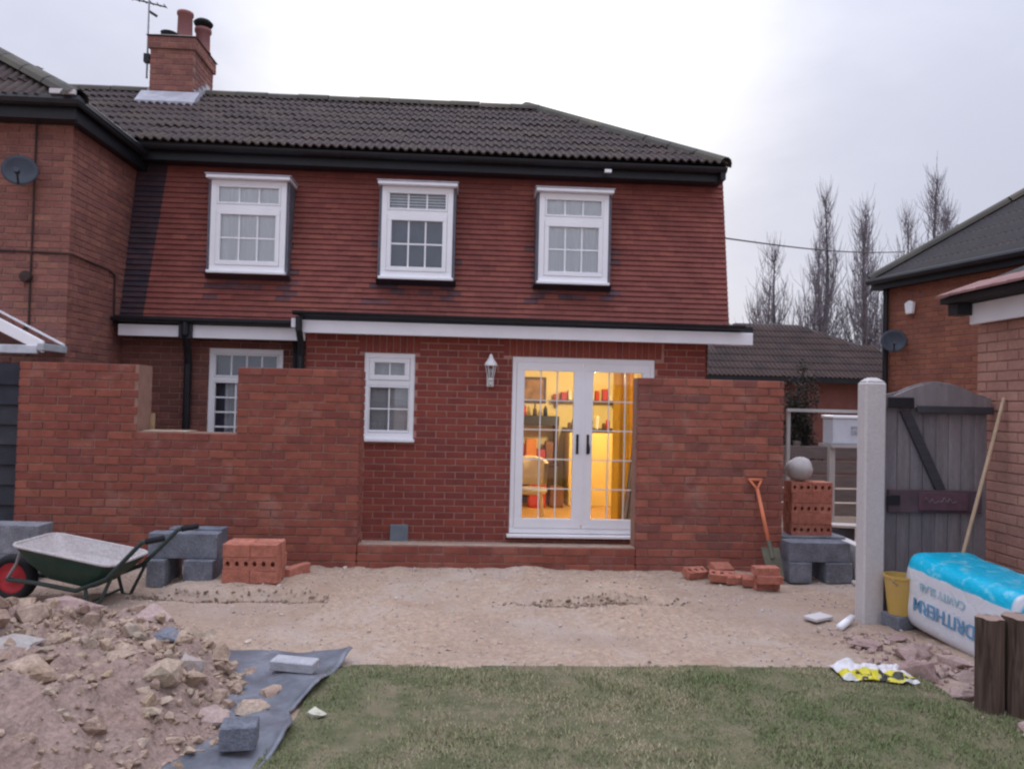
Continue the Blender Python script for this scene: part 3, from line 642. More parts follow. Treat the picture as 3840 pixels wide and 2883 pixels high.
q = MB(); q.hexa([(CX0-.05, CY0-.05, 6.56), (CX1+.05, CY0-.05, 6.56), (CX1+.05, CY1+.05, 6.56), (CX0-.05, CY1+.05, 6.56), (CX0+.08, CY0+.08, 6.63), (CX1-.08, CY0+.08, 6.63), (CX1-.08, CY1-.08, 6.63), (CX0+.08, CY1-.08, 6.63)]); q.build('flaunching', CAPM, ch)
POT = mat('clay_pot', (.30, .12, .10), .85, col2=(.22, .10, .10), sc=7, var=.25)
SOOT = mat('soot', (.02, .02, .022), .9)
MB().lathe([(.12, 0), (.105, .05), (.10, .40), (.115, .42), (.115, .46), (.085, .46), (.085, .2)], (-4.27, 11.15, 6.62), 16).build('chimney_pot', POT, ch, smooth=True)
MB().lathe([(.12, 0), (.105, .03), (.10, .28), (.12, .30), (.12, .35), (.08, .35), (.08, .1)], (-4.10, 11.40, 6.62), 16).build('chimney_pot', POT, ch, smooth=True)
q = MB().lathe([(.0, .02), (.13, .0), (.14, .03), (.10, .07), (.0, .09)], (-4.10, 11.40, 7.03), 16); q.tube([(-4.10, 11.31, 6.95), (-4.10, 11.31, 7.04)], .01, 5); q.tube([(-4.10, 11.49, 6.95), (-4.10, 11.49, 7.04)], .01, 5); q.tube([(-4.02, 11.4, 6.95), (-4.02, 11.4, 7.04)], .01, 5); q.build('cowl', SOOT, ch)
MB().lathe([(.11, 0), (.11, .07), (.12, .09), (.0, .11)], (-4.42, 10.98, 6.60), 16).build('capped_pot', SOOT, ch, smooth=True)
rz0 = lambda y_: EVZ+(y_-EVY)*sl_
q = MB(); q.prism([(CX0-.10, CY0-.22, rz0(CY0-.22)+.05), (CX0-.10, CY0-.01, rz0(CY0)+.13), (CX0-.10, CY0-.01, rz0(CY0)-.05), (CX0-.10, CY0-.22, rz0(CY0-.22)-.05)], (CX1-CX0+.2, 0, 0)); q.build('lead_flashing', LEADL, ch)
q = MB()
for i in range(4):
    yy = CY0+.02+i*.14; q.box(CX1+.004, CX1+.03, yy, yy+.15, rz0(yy)+.02, rz0(yy)+.17); q.box(CX0-.03, CX0-.004, yy, yy+.15, rz0(yy)+.02, rz0(yy)+.17)
q.build('stepped_flashing', LEADL, ch)
ALU = mat('grey_metal', (.34, .35, .38), .45, metal=.7, sc=9, var=.15)
ant = thing('television_aerial', 'thin grey aerial mast strapped to the brick chimney', 'aerial', (-4.68, 10.95, 6.1))
MB().tube([(-4.70, 10.95, 6.02), (-4.70, 10.95, 7.5)], .016, 6).build('mast', ALU, ant)
MB().box(-4.72, -4.59, 10.93, 10.97, 6.28, 6.31).build('bracket', BLACK, ant); MB().box(-4.74, -4.66, 10.91, 10.99, 6.24, 6.36).build('clamp', BLACK, ant)
q = MB().tube([(-4.95, 10.85, 7.11), (-4.50, 11.05, 7.10)], .012, 5)
for i in range(6): f_ = -.22+i*.09; q.tube([(-4.72+f_*.9, 10.95+f_*.4-.06, 7.11), (-4.72+f_*.9, 10.95+f_*.4+.06, 7.11)], .006, 4)
q.tube([(-4.70, 10.95, 6.98), (-4.60, 10.99, 6.93)], .02, 5); q.build('antenna_array', BLACK, ant)

# ---- room behind the french doors
WALLY = mat('yellow_wall', (.76, .62, .30), .85, sc=2, var=.1); FLOORW = mat('wood_floor', (.50, .30, .13), .5, sc=3, var=.2, stretch=(1, 6, 1)); CEIL = mat('cream_ceiling', (.75, .62, .42), .9)
rx0, rx1, ry0, ry1, rz1 = -.55, 2.58, 8.765, 11.7, 2.27
q = MB(); q.box(rx0-.05, rx0, ry0, ry1, .0, rz1); q.box(rx1, rx1+.05, ry0, ry1, .0, rz1); q.box(rx0, rx1, ry1, ry1+.05, .0, rz1); q.build('room_wall', WALLY, house)
MB().box(rx0-.05, rx1+.05, ry0, ry1+.05, rz1+.002, rz1+.03).build('room_ceiling', CEIL, house); MB().box(rx0-.05, rx1+.05, ry0, ry1+.05, .02, .07).build('room_floor', FLOORW, house)
MB().box(DX0+.01, DX1-.01, EY+.10, ry0, .04, .09).build('threshold', FLOORW, house)
lampt = thing('pendant_lamp', 'lit pendant lamp under the ceiling behind the french doors', 'lamp', (1.62, 9.9, 1.98))
LSH = D.materials.new('lamp_shade_glow'); LSH.use_nodes = True; b_ = LSH.node_tree.nodes['Principled BSDF']; b_.inputs['Base Color'].default_value = (.9, .7, .4, 1); b_.inputs['Emission Color'].default_value = (1, .72, .35, 1); b_.inputs['Emission Strength'].default_value = 2.2
MB().lathe([(.06, .2), (.16, 0)], (1.62, 9.9, 1.98), 20).build('lamp_shade', LSH, lampt, smooth=True); MB().tube([(1.62, 9.9, 2.17), (1.62, 9.9, 2.27)], .006, 5).build('flex', BLACK, lampt)
pl = D.lights.new('pendant_bulb', 'POINT'); pl.energy = 92; pl.color = (1, .84, .54); pl.shadow_soft_size = .07
po = D.objects.new('pendant_bulb', pl); COL.objects.link(po); adopt(po, lampt); po.location = (1.62, 9.9, 1.93)
CURY = mat('yellow_curtain', (.78, .47, .06), .9, sc=3, var=.12); CURG = mat('lilac_grey_curtain', (.40, .36, .40), .9, sc=3, var=.15)
c_ = curtain(None, 1.72, 1.97, .08, 2.2, 9.05, CURY, 'yellow_curtain', .03, 60, 52); tag(c_, 'yellow curtain hanging inside the right hand glass door', 'curtain')
q = MB(); n = 50
for i in range(n+1):
    u = i/n
    for k in range(7):
        v_ = k/6; x = 1.93+.16*u - .16*(1-u)*(1-v_)**1.5*0.9; q.v.append((x, 8.86+.02*math.sin(u*30), .10+v_*1.35))
for i in range(n):
    for k in range(6): a = i*7+k; q.f.append((a, a+7, a+8, a+1))
q.build('grey_curtain', CURG, None, smooth=True, label='lilac grey drape gathered beside the right hand glass door', cat='curtain')
DKW = mat('dark_wood', (.09, .045, .025), .6, sc=5, var=.3, stretch=(1, 1, 5)); REDM = mat('red_fabric', (.55, .05, .03), .8, sc=6, var=.15); CRM = mat('cream_upholstery', (.70, .57, .38), .9, sc=9, var=.1)
dk = thing('dresser', 'dark wooden dresser with black shelf behind the left hand glass door', 'dresser', (1.0, 11.4, .07))
MB().box(.45, 1.30, 11.25, 11.68, .07, .62).build('drawers', DKW, dk, bevel=.01); MB().box(.42, 1.33, 11.22, 11.68, .625, .66).build('top', DKW, dk, bevel=.005)
MB().box(.42, 1.33, 11.30, 11.68, 1.22, 1.36).build('shelf', BLACK, dk, bevel=.004); MB().box(.42, .47, 11.36, 11.68, .662, 1.218).build('side_panel', DKW, dk); MB().box(1.28, 1.33, 11.36, 11.68, .662, 1.218).build('side_panel', DKW, dk)
CLU = [mat('clutter_%d' % i, c_, .7, var=.15) for i, c_ in enumerate(((.50, .05, .035), (.62, .22, .05), (.70, .62, .48), (.20, .09, .05), (.45, .06, .08), (.05, .05, .06)))]
for i, (xa, xb, za, zb, ya, c_, lb) in enumerate(((.50, .66, .662, .84, 11.3, 2, 'cream tin at the left end of the dresser top'), (.68, .83, .662, .93, 11.32, 0, 'dark red box beside the cream tin on the dresser'), (.84, 1.0, .662, 1.02, 11.28, 1, 'tall orange box on the dresser'), (1.01, 1.13, .662, .86, 11.3, 4, 'crimson box on the dresser'), (1.14, 1.26, .662, .98, 11.34, 3, 'brown box at the right end of the dresser top'), (.86, 1.10, .07, .50, 10.75, 0, 'red storage tub on the floor before the dresser'), (.90, 1.06, .502, .60, 10.78, 5, 'black lid on the red storage tub'), (1.16, 1.36, .07, .36, 10.8, 3, 'brown basket on the floor beside the red tub'))):
    MB().box(xa, xb, ya, ya+.26, za, zb).build('storage_box', CLU[c_], None, bevel=.012, label=lb, cat='box')
for i in range(5):
    xa = .5+i*.16; MB().lathe([(.0, 0), (.035, 0), (.03, .08+.02*(i % 3)), (.012, .12+.02*(i % 3)), (.012, .15+.03*(i % 2)), (0, .15+.03*(i % 2))], (xa, 11.5, 1.361), 10).build('bottle', [BLACK, DKW, REDM, DKW, BLACK][i], None, smooth=True, label='small dark bottle standing on the black shelf of the dresser', cat='bottle', group='bottles on the dresser shelf')
ws = thing('wall_shelf', 'wooden wall shelf above the pale kitchen unit behind the right hand door', 'shelf', (1.7, 11.6, 1.6))
MB().box(1.25, 2.3, 11.5, 11.69, 1.58, 1.61).build('board', DKW, ws); MB().box(1.3, 1.34, 11.6, 11.69, 1.50, 1.578).build('bracket', DKW, ws); MB().box(2.2, 2.24, 11.6, 11.69, 1.50, 1.578).build('bracket', DKW, ws)
for i in range(9):
    xa = 1.28+i*.105; MB().box(xa, xa+.05+.03*(i % 2), 11.52, 11.64, 1.611, 1.70+.09*((i*5) % 4)/3).build('tin', CLU[(i*4) % 6], None, bevel=.006, label='small tin in the row on the wooden wall shelf', cat='tin', group='tins on the wall shelf')
pc = thing('wall_picture', 'dark framed picture on the yellow wall above the dresser', 'picture', (.95, 11.66, 1.5))
MB().box(.78, 1.16, 11.655, 11.69, 1.55, 1.95).build('picture_frame', DKW, pc, bevel=.005); MB().box(.82, 1.12, 11.648, 11.653, 1.59, 1.91).build('print', mat('brown_print', (.30, .17, .08), .8, sc=9, var=.6), pc)
chx, chy = .78, 9.55
cr = thing('chair', 'cream round backed chair behind the left hand glass door', 'chair', (chx, chy, .07))
q = MB()
for i in range(13):
    th = math.pi*(i/12); q.v += [(chx+.20*math.cos(th), chy+.12*math.sin(th), .52), (chx+.22*math.cos(th), chy+.14*math.sin(th), .80+.08*math.sin(th)), (chx+.16*math.cos(th), chy+.08*math.sin(th), .52), (chx+.17*math.cos(th), chy+.09*math.sin(th), .79+.08*math.sin(th))]
for i in range(12): a = 4*i; q.f += [(a, a+4, a+5, a+1), (a+2, a+3, a+7, a+6), (a+1, a+5, a+7, a+3)]
q.build('backrest', CRM, cr, smooth=True); MB().lathe([(0, .0), (.19, .0), (.21, .03), (.20, .07), (0, .09)], (chx, chy-.02, .42), 20).build('seat', CRM, cr, smooth=True)
for sx in (-1, 1):
    for sy in (-1, 1): MB().tube([(chx+sx*.13, chy+sy*.12, .42), (chx+sx*.16, chy+sy*.15, .07)], .014, 6).build('leg', CRM, cr)
tb = thing('side_unit', 'pale yellow kitchen unit with a dark top behind the right hand glass door', 'unit', (1.75, 11.2, .07))
MB().box(1.45, 2.5, 11.0, 11.68, .07, 1.15).build('carcass', mat('pale_yellow_unit', (.80, .60, .22), .6, sc=3, var=.08), tb, bevel=.008); MB().box(1.42, 2.53, 10.97, 11.68, 1.152, 1.19).build('top', BLACK, tb, bevel=.004); MB().box(1.60, 1.68, 10.93, 10.995, .45, .98).build('towel', BLACK, tb)
for i in range(8): xa = 1.46+i*.085; MB().lathe([(0, 0), (.03, 0), (.032, .06+.05*((i*7) % 3)), (.02, .09+.05*((i*7) % 3)), (0, .09+.05*((i*7) % 3))], (xa, 11.1+.08*((i*5) % 3), 1.191), 10).build('jar', [DKW, BLACK, CLU[1], CLU[3], BLACK, CLU[2], DKW, CLU[0]][i], None, label='small jar in the row on top of the pale kitchen unit', cat='jar', group='jars on the kitchen unit')
# ---- fittings on the extension wall
LWH = mat('white_lantern_paint', (.78, .77, .78), .4, var=.05); LGL = glass('lantern_glass', (.85, .85, .85))
ln_ = thing('wall_lantern', 'white coach lantern on the extension wall beside the french doors', 'lantern', (.22, EY, 1.75)); lx_, ly_ = .215, EY-.12
MB().box(lx_-.04, lx_+.04, EY-.022, EY-.003, 1.72, 1.92).build('back_plate', LWH, ln_, bevel=.006); MB().tube([(lx_, EY-.02, 1.78), (lx_, EY-.07, 1.73), (lx_, ly_, 1.75), (lx_, ly_, 1.79)], .012, 8).build('arm', LWH, ln_)
MB().lathe([(0, .135), (.015, .12), (.03, .08), (.07, .02), (.072, .0), (.0, .0)], (lx_, ly_, 1.95), 12).build('cap', LWH, ln_); MB().lathe([(.028, 0), (.055, .13)], (lx_, ly_, 1.81), 6).build('glass_body', LGL, ln_)
q = MB()
for i in range(6): th = 2*math.pi*i/6; q.tube([(lx_+.029*math.cos(th), ly_+.029*math.sin(th), 1.81), (lx_+.057*math.cos(th), ly_+.057*math.sin(th), 1.945)], .005, 4)
q.lathe([(.0, -.05), (.01, -.03), (.035, 0), (.03, .012), (0, .012)], (lx_, ly_, 1.80), 10); q.build('cage', LWH, ln_); MB().lathe([(.012, 0), (.018, .05), (.0, .08)], (lx_, ly_, 1.815), 8).build('bulb', LWH, ln_)
for i, (xa, za, lb) in enumerate(((-.75, .055, 'grey vent cover low on the extension wall beside the left new wall'),)):
    v_ = thing('wall_vent', lb, 'vent', (xa, EY, za)); MB().box(xa-.10, xa+.10, EY-.03, EY-.002, za-.13, za+.12).build('frame', mat('grey_vent_plastic', (.20, .24, .28), .6), v_, bevel=.004)

# ------------------------------------------------------------------ new unfinished walls, Y = 7.0
NY = 7.0; CH = .0756
def new_wall(name, label, x0, x1, z1, M, holes=(), th=.30, start=0, ends=()):
    t_ = thing(name, label, 'wall', ((x0+x1)/2, NY, 0)); Ln = x1-x0
    hs = [(a-x0, b-x0, c, e) for a, b, c, e in holes]
    c_ = core('mortar_core', t_, (x0, NY, 0), 0, Ln, -.1, z1-.004, th, MO_NEW, hs, .009)
    lay(t_, (x0, NY, 0), 0, courses(Ln, 0.004, z1+.02, CH, .225, .010, hs, start), M, 300, .0024)
    for (px_, ang_, za, zb) in ends: lay(t_, px_, ang_, courses(.2, za, zb, CH, .21), M, 40)
    return t_
wl = new_wall('unfinished_brick_wall', 'long new red brick wall with a notch in its top, left of the doors', -4.02, -1.0, 24*CH, BR_NEW, [(-2.985, -2.105, 16*CH-.002, 3)], ends=[((-1.0, NY+.10, 0), R(90), .004, 24*CH)])
TIM = mat('pale_timber', (.42, .29, .17), .8, sc=5, var=.2, stretch=(1, 1, 8))
MB().box(-2.982, -2.955, 7.28, 7.325, 16*CH+.004, 16*CH+.16).build('cavity_closer', TIM, wl)
MB().box(-2.94, -2.55, 7.02, 7.29, 16*CH, 16*CH+.010).build('mortar_bed', mat('fresh_mortar', (.42, .33, .24), .95, sc=12, var=.25), wl)
wr = new_wall('unfinished_brick_wall', 'shorter new brick wall of mixed colours covering the right of the doors', 1.565, 2.945, 24*CH, BR_RGT, start=1)
wlow = new_wall('low_brick_wall', 'low strip of new brickwork in front of the doors', -.995, 1.56, 3*CH, BR_NEW, start=1, th=.13)
MB().box(-.99, 1.555, NY+.01, NY+.12, 3*CH-.003, 3*CH+.003).build('mortar_bed', mat('pale_mortar', (.30, .21, .17), .95, sc=14, var=.3, bump=.4), wlow)

# ------------------------------------------------------------------ generic roof plane with tiles
def tiled_plane(parent, org, udir, vdir, poly, exps_=.335, limit=300, M=ROOFT):
    """org at eave, udir along eave, vdir up the slope (unit), poly = test(u, v)"""
    U, V_ = Vector(udir).normalized(), Vector(vdir).normalized(); Wn = U.cross(V_)
    B = Matrix((U, V_, Wn)).transposed().to_4x4(); lst = []
    for k in range(40):
        for i in range(-40, 60):
            u, v = i*.30, k*exps_-.04
            if poly(u+.15, v+.17): lst.append((u, v))
    me = rq.mesh('roof_tile'); me.materials.append(M); rest = MB()
    P0 = [(Matrix.Translation(Vector(org)+U*u+V_*v+Wn*.006) @ B @ Matrix.Rotation(-.035, 4, 'X')) for u, v in lst]
    P0.sort(key=lambda T: (T.translation-CAM).length)
    for i, T in enumerate(P0):
        if i < limit: link('roof_tile', me, parent, None, T)
        else: rest.add(rq.v, rq.f, T)
    if rest.v: tag(link('roof_tile_infill', rest.mesh('roof_tile_infill'), parent, M), kind='stuff')

# ------------------------------------------------------------------ left neighbour
ln = thing('neighbour_house', 'old brick house at the left edge with a dark hipped roof', 'house', (-5, 8, 0))
LX, LY = -4.02, 7.75
fw = core('front_wall', ln, (-9, LY, 0), 0, 9+LX, -.1, 4.34, .25, MO_OLD)
def lkey(p): return (50 if (p.x < -5.1 or p.z < 1.7) else 0) + (p-CAM).length
lay(fw, (-9, LY, 0), 0, courses(9+LX, 0, 4.33, .0675, .218), BR_OLD, 260, .0015, lkey)
sw = core('side_wall', ln, (LX, LY+.25, 0), R(90), 1.25, -.1, 4.34, .25, MO_OLD); lay(sw, (LX, LY+.10, 0), R(90), courses(1.4, 0, 4.33, .0675, .218, start=1), BR_OLD, 280, .0015, lambda p: (50 if p.z < 1.7 or p.y > 9.0 else 0) + (p-CAM).length)
EL = 4.40
q = MB(); hipd = Vector((-1, .6, .58)); c0 = Vector((-3.86, 7.5, EL))
far = c0 + hipd*3.2
q.add([c0, far, (-12, far.y, far.z), (-12, 7.5, EL), (-3.86, 9.6, EL), (far.x, 14, far.z)], [(0, 1, 2, 3), (0, 4, 5, 1)]); lr = q.build('roof', ROOFB, ln)
vsl = Vector((0, .6, .58)).normalized()
tiled_plane(lr, (-3.86, 7.5, EL), (1, 0, 0), vsl, lambda u, v: u > -5 and v >= 0 and v < 2.4 and (-u)-.15 > (v+.19)*vsl.y/.6 - .20)
for k in range(8):
    p = c0 + hipd.normalized()*(k*.42) + Vector((0, 0, .02)); hd2 = hipd.normalized()
    link('hip_tile', rdm, lr, None, Matrix.Translation(p) @ Matrix.Rotation(math.atan2(hd2.y, hd2.x), 4, 'Z') @ Matrix.Rotation(-math.asin(hd2.z), 4, 'Y'))
MB().box(-9, -3.90, 7.56, 7.59, 4.20, 4.385).build('fascia', BLACK, ln); MB().box(-9, -3.93, 7.59, 7.745, 4.20, 4.22).build('soffit', BLACK, ln)
MB().box(-3.93, -3.90, 7.59, 9.25, 4.18, 4.385).build('fascia', BLACK, ln); MB().box(-4.015, -3.931, 7.75, 9.25, 4.19, 4.21).build('soffit', BLACK, ln)
q = MB(); q.tube([(-9, 7.50, 4.37), (-3.85, 7.50, 4.36), (-3.85, 9.25, 4.34)], .055, 8); q.build('gutter', BLACK, ln)
SEALW = mat('white_trim', (.62, .60, .62), .7); MB().box(-4.10, -3.86, 7.44, 7.47, 4.405, 4.45).build('verge_mortar', SEALW, ln)
DISHM = mat('dark_satellite_dish', (.045, .055, .075), .5, sc=10, var=.2)
def dish(x, y, z, r_, face, label):
    t_ = thing('satellite_dish', label, 'satellite dish', (x, y, z)); fd = Vector(face).normalized(); B = Matrix.Translation((x, y, z)) @ fd.to_track_quat('Z', 'Y').to_matrix().to_4x4()
    MB().lathe([(r_*f_, .25*r_*f_*f_) for f_ in (0.01, .3, .55, .8, 1.)] + [(r_*1.02, .25*r_-.008), (r_*.6, .05*r_-.01), (.01, -.012)], (0, 0, 0), 22, B).build('reflector', DISHM, t_, smooth=True)
    MB().tube([(0, -r_*.95, .2*r_), (0, -r_*.5, r_*.75)], .01, 5, True, B).build('arm', BLACK, t_); MB().lathe([(.0, 0), (.025, .0), (.025, .06), (0, .06)], (0, -r_*.45, r_*.72), 10, B).build('receiver', DISHM, t_)
    MB().tube([(0, 0, -.01), (0, 0, -.10)], .02, 6, True, B).build('bracket', BLACK, t_)
dish(-4.43, 7.60, 3.68, .155, (.35, -1, .25), 'dark satellite dish on the old brick wall at the left edge')
CABLE = mat('brown_cable', (.05, .03, .028), .7)
tag(MB().tube([(-4.37, 7.735, 4.2), (-4.37, 7.735, 3.6), (-4.375, 7.738, 1.9)], .010, 5).build('cable', CABLE, None), 'thin cable running down the old brick wall past the satellite dish', 'cable')
tag(MB().tube([(-5.6, 7.738, 2.93), (-4.5, 7.738, 2.93), (-4.03, 7.738, 2.92), (-4.0, 7.76, 2.92), (-4.005, 8.55, 2.90), (-4.005, 8.70, 2.86), (-4.005, 8.72, 2.3)], .011, 5).build('cable', CABLE, None), 'dark cable running level round the corner of the old brick house', 'cable')
tag(MB().lathe([(.0, 0), (.055, 0), (.06, .03), (.05, .055), (0, .06)], (0, 0, 0), 14, Matrix.Translation((-4.405, 7.74, 2.675)) @ Matrix.Rotation(R(90), 4, 'X')).build('round_vent', CABLE, None), 'small round brown vent on the old brick wall under the level cable', 'vent')
# canopy of a glazed lean-to at the left edge
ct = thing('glazed_canopy', 'white framed glazed canopy on the old brick wall at the left edge', 'canopy', (-4.8, 7.5, 1.9))
cA, cB = Vector((-4.02, 7.35, 2.02)), Vector((-5.4, 7.35, 2.72)); dv = (cB-cA)
MB().prism([cA, cB, cB+Vector((0, 0, -.14)), cA+Vector((0, 0, -.11))], (0, .04, 0)).build('front_rafter', UPVC, ct, bevel=.005); MB().prism([cA+Vector((0, .36, 0)), cB+Vector((0, .36, 0)), cB+Vector((0, .36, -.05)), cA+Vector((0, .36, -.05))], (0, .035, 0)).build('rear_rafter', UPVC, ct)
MB().prism([cA+Vector((0, .04, -.01)), cB+Vector((0, .04, -.01)), cB+Vector((0, .04, -.025)), cA+Vector((0, .04, -.025))], (0, .32, 0)).build('pane', glass('canopy_glass', (.75, .83, .85)), ct)
MB().box(-4.06, -4.0, 7.33, 7.75, 1.93, 2.0).build('eaves_beam', mat('grey_canopy_plastic', (.42, .45, .48), .5), ct, bevel=.006); MB().box(-5.4, -4.065, 7.34, 7.38, 1.90, 1.98).build('front_beam', mat('white_grey_beam', (.55, .57, .62), .5), ct, bevel=.006)
MB().box(-5.4, -5.33, 7.34, 7.40, 0, 1.9).build('post', UPVC, ct)
# dark boarded fence, far left
FEN = mat('dark_fence_board', None, .9, sc=5, var=.3, bump=.3, bsc=50, ramp=[(.035, .038, .05), (.05, .05, .06), (.03, .032, .042)])
ft = thing('board_fence', 'dark overlapping board fence at the left edge behind the long new wall', 'fence', (-4.6, 7.2, 0))
for k in range(9): q = MB(); z = .15+k*.182; q.hexa([(-5.6, 7.16, z), (-4.05, 7.16, z), (-4.05, 7.18, z), (-5.6, 7.18, z), (-5.6, 7.185, z+.195), (-4.05, 7.185, z+.195), (-4.05, 7.195, z+.195), (-5.6, 7.195, z+.195)]); q.build('board', FEN, ft)
MB().box(-4.13, -4.05, 7.2, 7.27, 0, 1.78).build('post', FEN, ft)

# ------------------------------------------------------------------ right neighbour, outbuilding, far house
rn = thing('neighbour_house', 'orange brick house beyond the gate on the right with a dark hipped roof', 'house', (7, 10, 0))
ud = Vector((.2256, -.9742, 0)); ind = Vector((.9742, .2256, 0)); an = math.atan2(ud.y, ud.x); T0 = Vector((6.165, 11.494, 3.6)); A0 = T0 + ind*.20 + ud*.12; A0.z = 0
rw = core('wall', rn, A0, an, 6, -.1, 3.58, .25, MO_OLD); lay(rw, A0, an, courses(6, 0, 3.57), BR_ORG, 300, .001, lambda p: (50 if p.z < 1.6 or p.y < 8.4 else 0) + (p-CAM).length)
core('rear_wall', rn, A0+ind*4.8, an+R(180), .0+1.5, -.1, 3.58, .2, MO_OLD)
q = MB(); rg = T0+ud*2.3+ind*2.6+Vector((0, 0, 2.0)); e2 = T0+ud*9; q.add([T0, e2, e2+ind*2.6+Vector((0, 0, 2.0)), rg, T0+ind*5.2, e2+ind*5.2], [(0, 1, 2, 3), (0, 3, 4), (4, 3, 2, 5)]); rr = q.build('roof', ROOFB, rn)
vv = (ind*2.6+Vector((0, 0, 2.0))).normalized(); cosv = vv.dot(ind)
tiled_plane(rr, T0, -ud, vv, lambda u, v: -u > .02+v*cosv*2.3/2.6-.1 and -u < 5.5 and 0 <= v < 3.2, limit=200)
for k in range(9):
    d_ = (rg-T0).normalized(); link('hip_tile', rdm, rr, None, Matrix.Translation(T0+d_*(k*.42)+Vector((0, 0, .02))) @ Matrix.Rotation(math.atan2(d_.y, d_.x), 4, 'Z') @ Matrix.Rotation(-math.asin(d_.z), 4, 'Y'))
fA = T0+ind*.03; q = MB(); q.prism([fA+Vector((0, 0, -.03)), fA+ud*8+Vector((0, 0, -.03)), fA+ud*8+Vector((0, 0, -.18)), fA+Vector((0, 0, -.18))], ind*.03); q.build('fascia', BLACK, rn)
q = MB(); q.prism([fA+ind*.031+Vector((0, 0, -.16)), fA+ud*8+ind*.031+Vector((0, 0, -.16)), fA+ud*8+ind*.19+Vector((0, 0, -.16)), fA+ind*.19+Vector((0, 0, -.16))], (0, 0, -.012)); q.build('soffit', BLACK, rn)
q = MB(); q.tube([T0-ind*.03+Vector((0, 0, -.05)), T0-ind*.03+ud*8+Vector((0, 0, -.05))], .05, 8); q.build('gutter', BLACK, rn)
q = MB(); q.tube([A0-ind*.05+ud*.06+Vector((0, 0, 3.45)), A0-ind*.05+ud*.06], .04, 8); q.build('downpipe', BLACK, rn)
pa = A0+ud*.55-ind*.03+Vector((0, 0, 3.1)); al_ = thing('alarm_box', 'small white alarm box high on the orange brick wall', 'alarm box', pa)
B = Matrix.Translation(pa) @ Matrix.Rotation(an, 4, 'Z'); q = MB(); q.prism([(-.06, 0, -.10), (.06, 0, -.10), (.085, 0, .06), (0, 0, .10), (-.085, 0, .06)], (0, -.06, 0), B); q.build('cover', UPVC, al_, bevel=.01)
dish(float((A0+ud*.35-ind*.16).x), float((A0+ud*.35-ind*.16).y), 2.60, .175, (-.5, -1, .3), 'dark satellite dish low on the corner of the orange brick wall')
# outbuilding with pale brick
ob = thing('outbuilding', 'pale pinkish brick outbuilding with white fascia at the right edge', 'outbuilding', (4.8, 4.5, 0))
ow = core('wall', ob, (3.95, 5.73, 0), R(-90), 4.2, -.1, 2.36, .22, MO_OLD)
lay(ow, (3.95, 5.73, 0), R(-90), courses(4.2, 0, 2.34), BR_PNK, 260, .001, lambda p: (50 if p.y < 4.9 else 0) + (p-CAM).length)
ow2 = core('end_wall', ob, (3.96, 5.735, 0), R(180), .0+.01, -.1, 2.3, .2, MO_OLD) if False else None
MB().box(4.18, 6.2, 5.5, 5.72, -.1, 2.36).build('end_wall', BR_PNK, ob)
MB().box(3.86, 3.89, 1.5, 5.70, 2.24, 2.40).build('fascia', UPVCD, ob, bevel=.004); MB().box(3.891, 3.94, 1.5, 5.70, 2.25, 2.265).build('soffit', UPVCD, ob)
REDT = mat('red_brown_tile', None, .8, sc=5, var=.25, ramp=[(.27, .14, .13), (.22, .11, .11), (.32, .18, .165)])
q = MB(); q.prism([(3.70, 1.5, 2.405), (3.70, 1.5, 2.45), (5.0, 1.5, 3.0), (6.3, 1.5, 2.45), (6.3, 1.5, 2.405)], (0, 4.32, 0)); orf = q.build('roof', ROOFB, ob)
for k in range(28):
    yy = 5.82-.16*(k+1)
    q = MB(); q.hexa([(3.66, yy, 2.452), (3.66, yy+.155, 2.452), (4.02, yy+.155, 2.59), (4.02, yy, 2.59), (3.66, yy, 2.468), (3.66, yy+.155, 2.472), (4.02, yy+.155, 2.606), (4.02, yy, 2.602)]); q.build('eaves_tile', REDT, orf)
MB().box(3.74, 3.855, 5.66, 5.78, 2.31, 2.40).build('bracket', BLACK, ob)
# far house behind the poplar line
fh = thing('far_house', 'low brown roofed house beyond the extension in the right distance', 'house', (8, 18, 0))
q = MB(); q.add([(4.3, 15.8, 2.25), (10.7, 15.8, 2.25), (8.0, 18.2, 3.62), (6.4, 18.2, 3.62), (10.7, 20.6, 2.25), (4.3, 20.6, 2.25)], [(0, 1, 2, 3), (1, 4, 2), (0, 3, 5), (3, 2, 4, 5)])
BRNR = mat('brown_roof', (.062, .050, .052), .95, col2=(.08, .058, .058), sc=1.5, var=.3, bump=.6, bsc=9, fine=.3); fr_ = q.build('roof', BRNR, fh)
BRNT = mat('brown_roof_tile', None, .95, sc=1.5, var=.3, ramp=[(0.0585, 0.039, 0.0351), (0.0686, 0.0452, 0.039), (0.0484, 0.0343, 0.0328)])
fv = Vector((0, 2.4, 1.37)).normalized(); tiled_plane(fr_, (4.3, 15.8, 2.25), (1, 0, 0), fv, lambda u, v: 0 <= v < 2.75 and u > v*fv.y*2.1/2.4 and u < 6.4-v*fv.y*2.7/2.4, limit=100, M=BRNT)
MB().box(4.55, 10.45, 16.0, 20.4, 0, 2.24).build('wall', BR_DRK, fh); MB().box(4.4, 10.6, 15.78, 15.84, 2.13, 2.24).build('fascia', BLACK, fh)
wn = MB().box(5.55, 6.15, 15.94, 15.99, 1.62, 2.06).build('window', UPVC, fh, bevel=.01); MB().box(5.62, 5.82, 15.93, 15.937, 1.70, 1.99).build('pane', DIM, wn); MB().box(5.88, 6.08, 15.93, 15.937, 1.70, 1.99).build('pane', DIM, wn)
wn = MB().box(8.4, 9.2, 15.94, 15.99, .9, 1.9).build('window', UPVC, fh, bevel=.01); MB().box(8.5, 9.1, 15.93, 15.937, 1.0, 1.8).build('pane', DIM, wn)

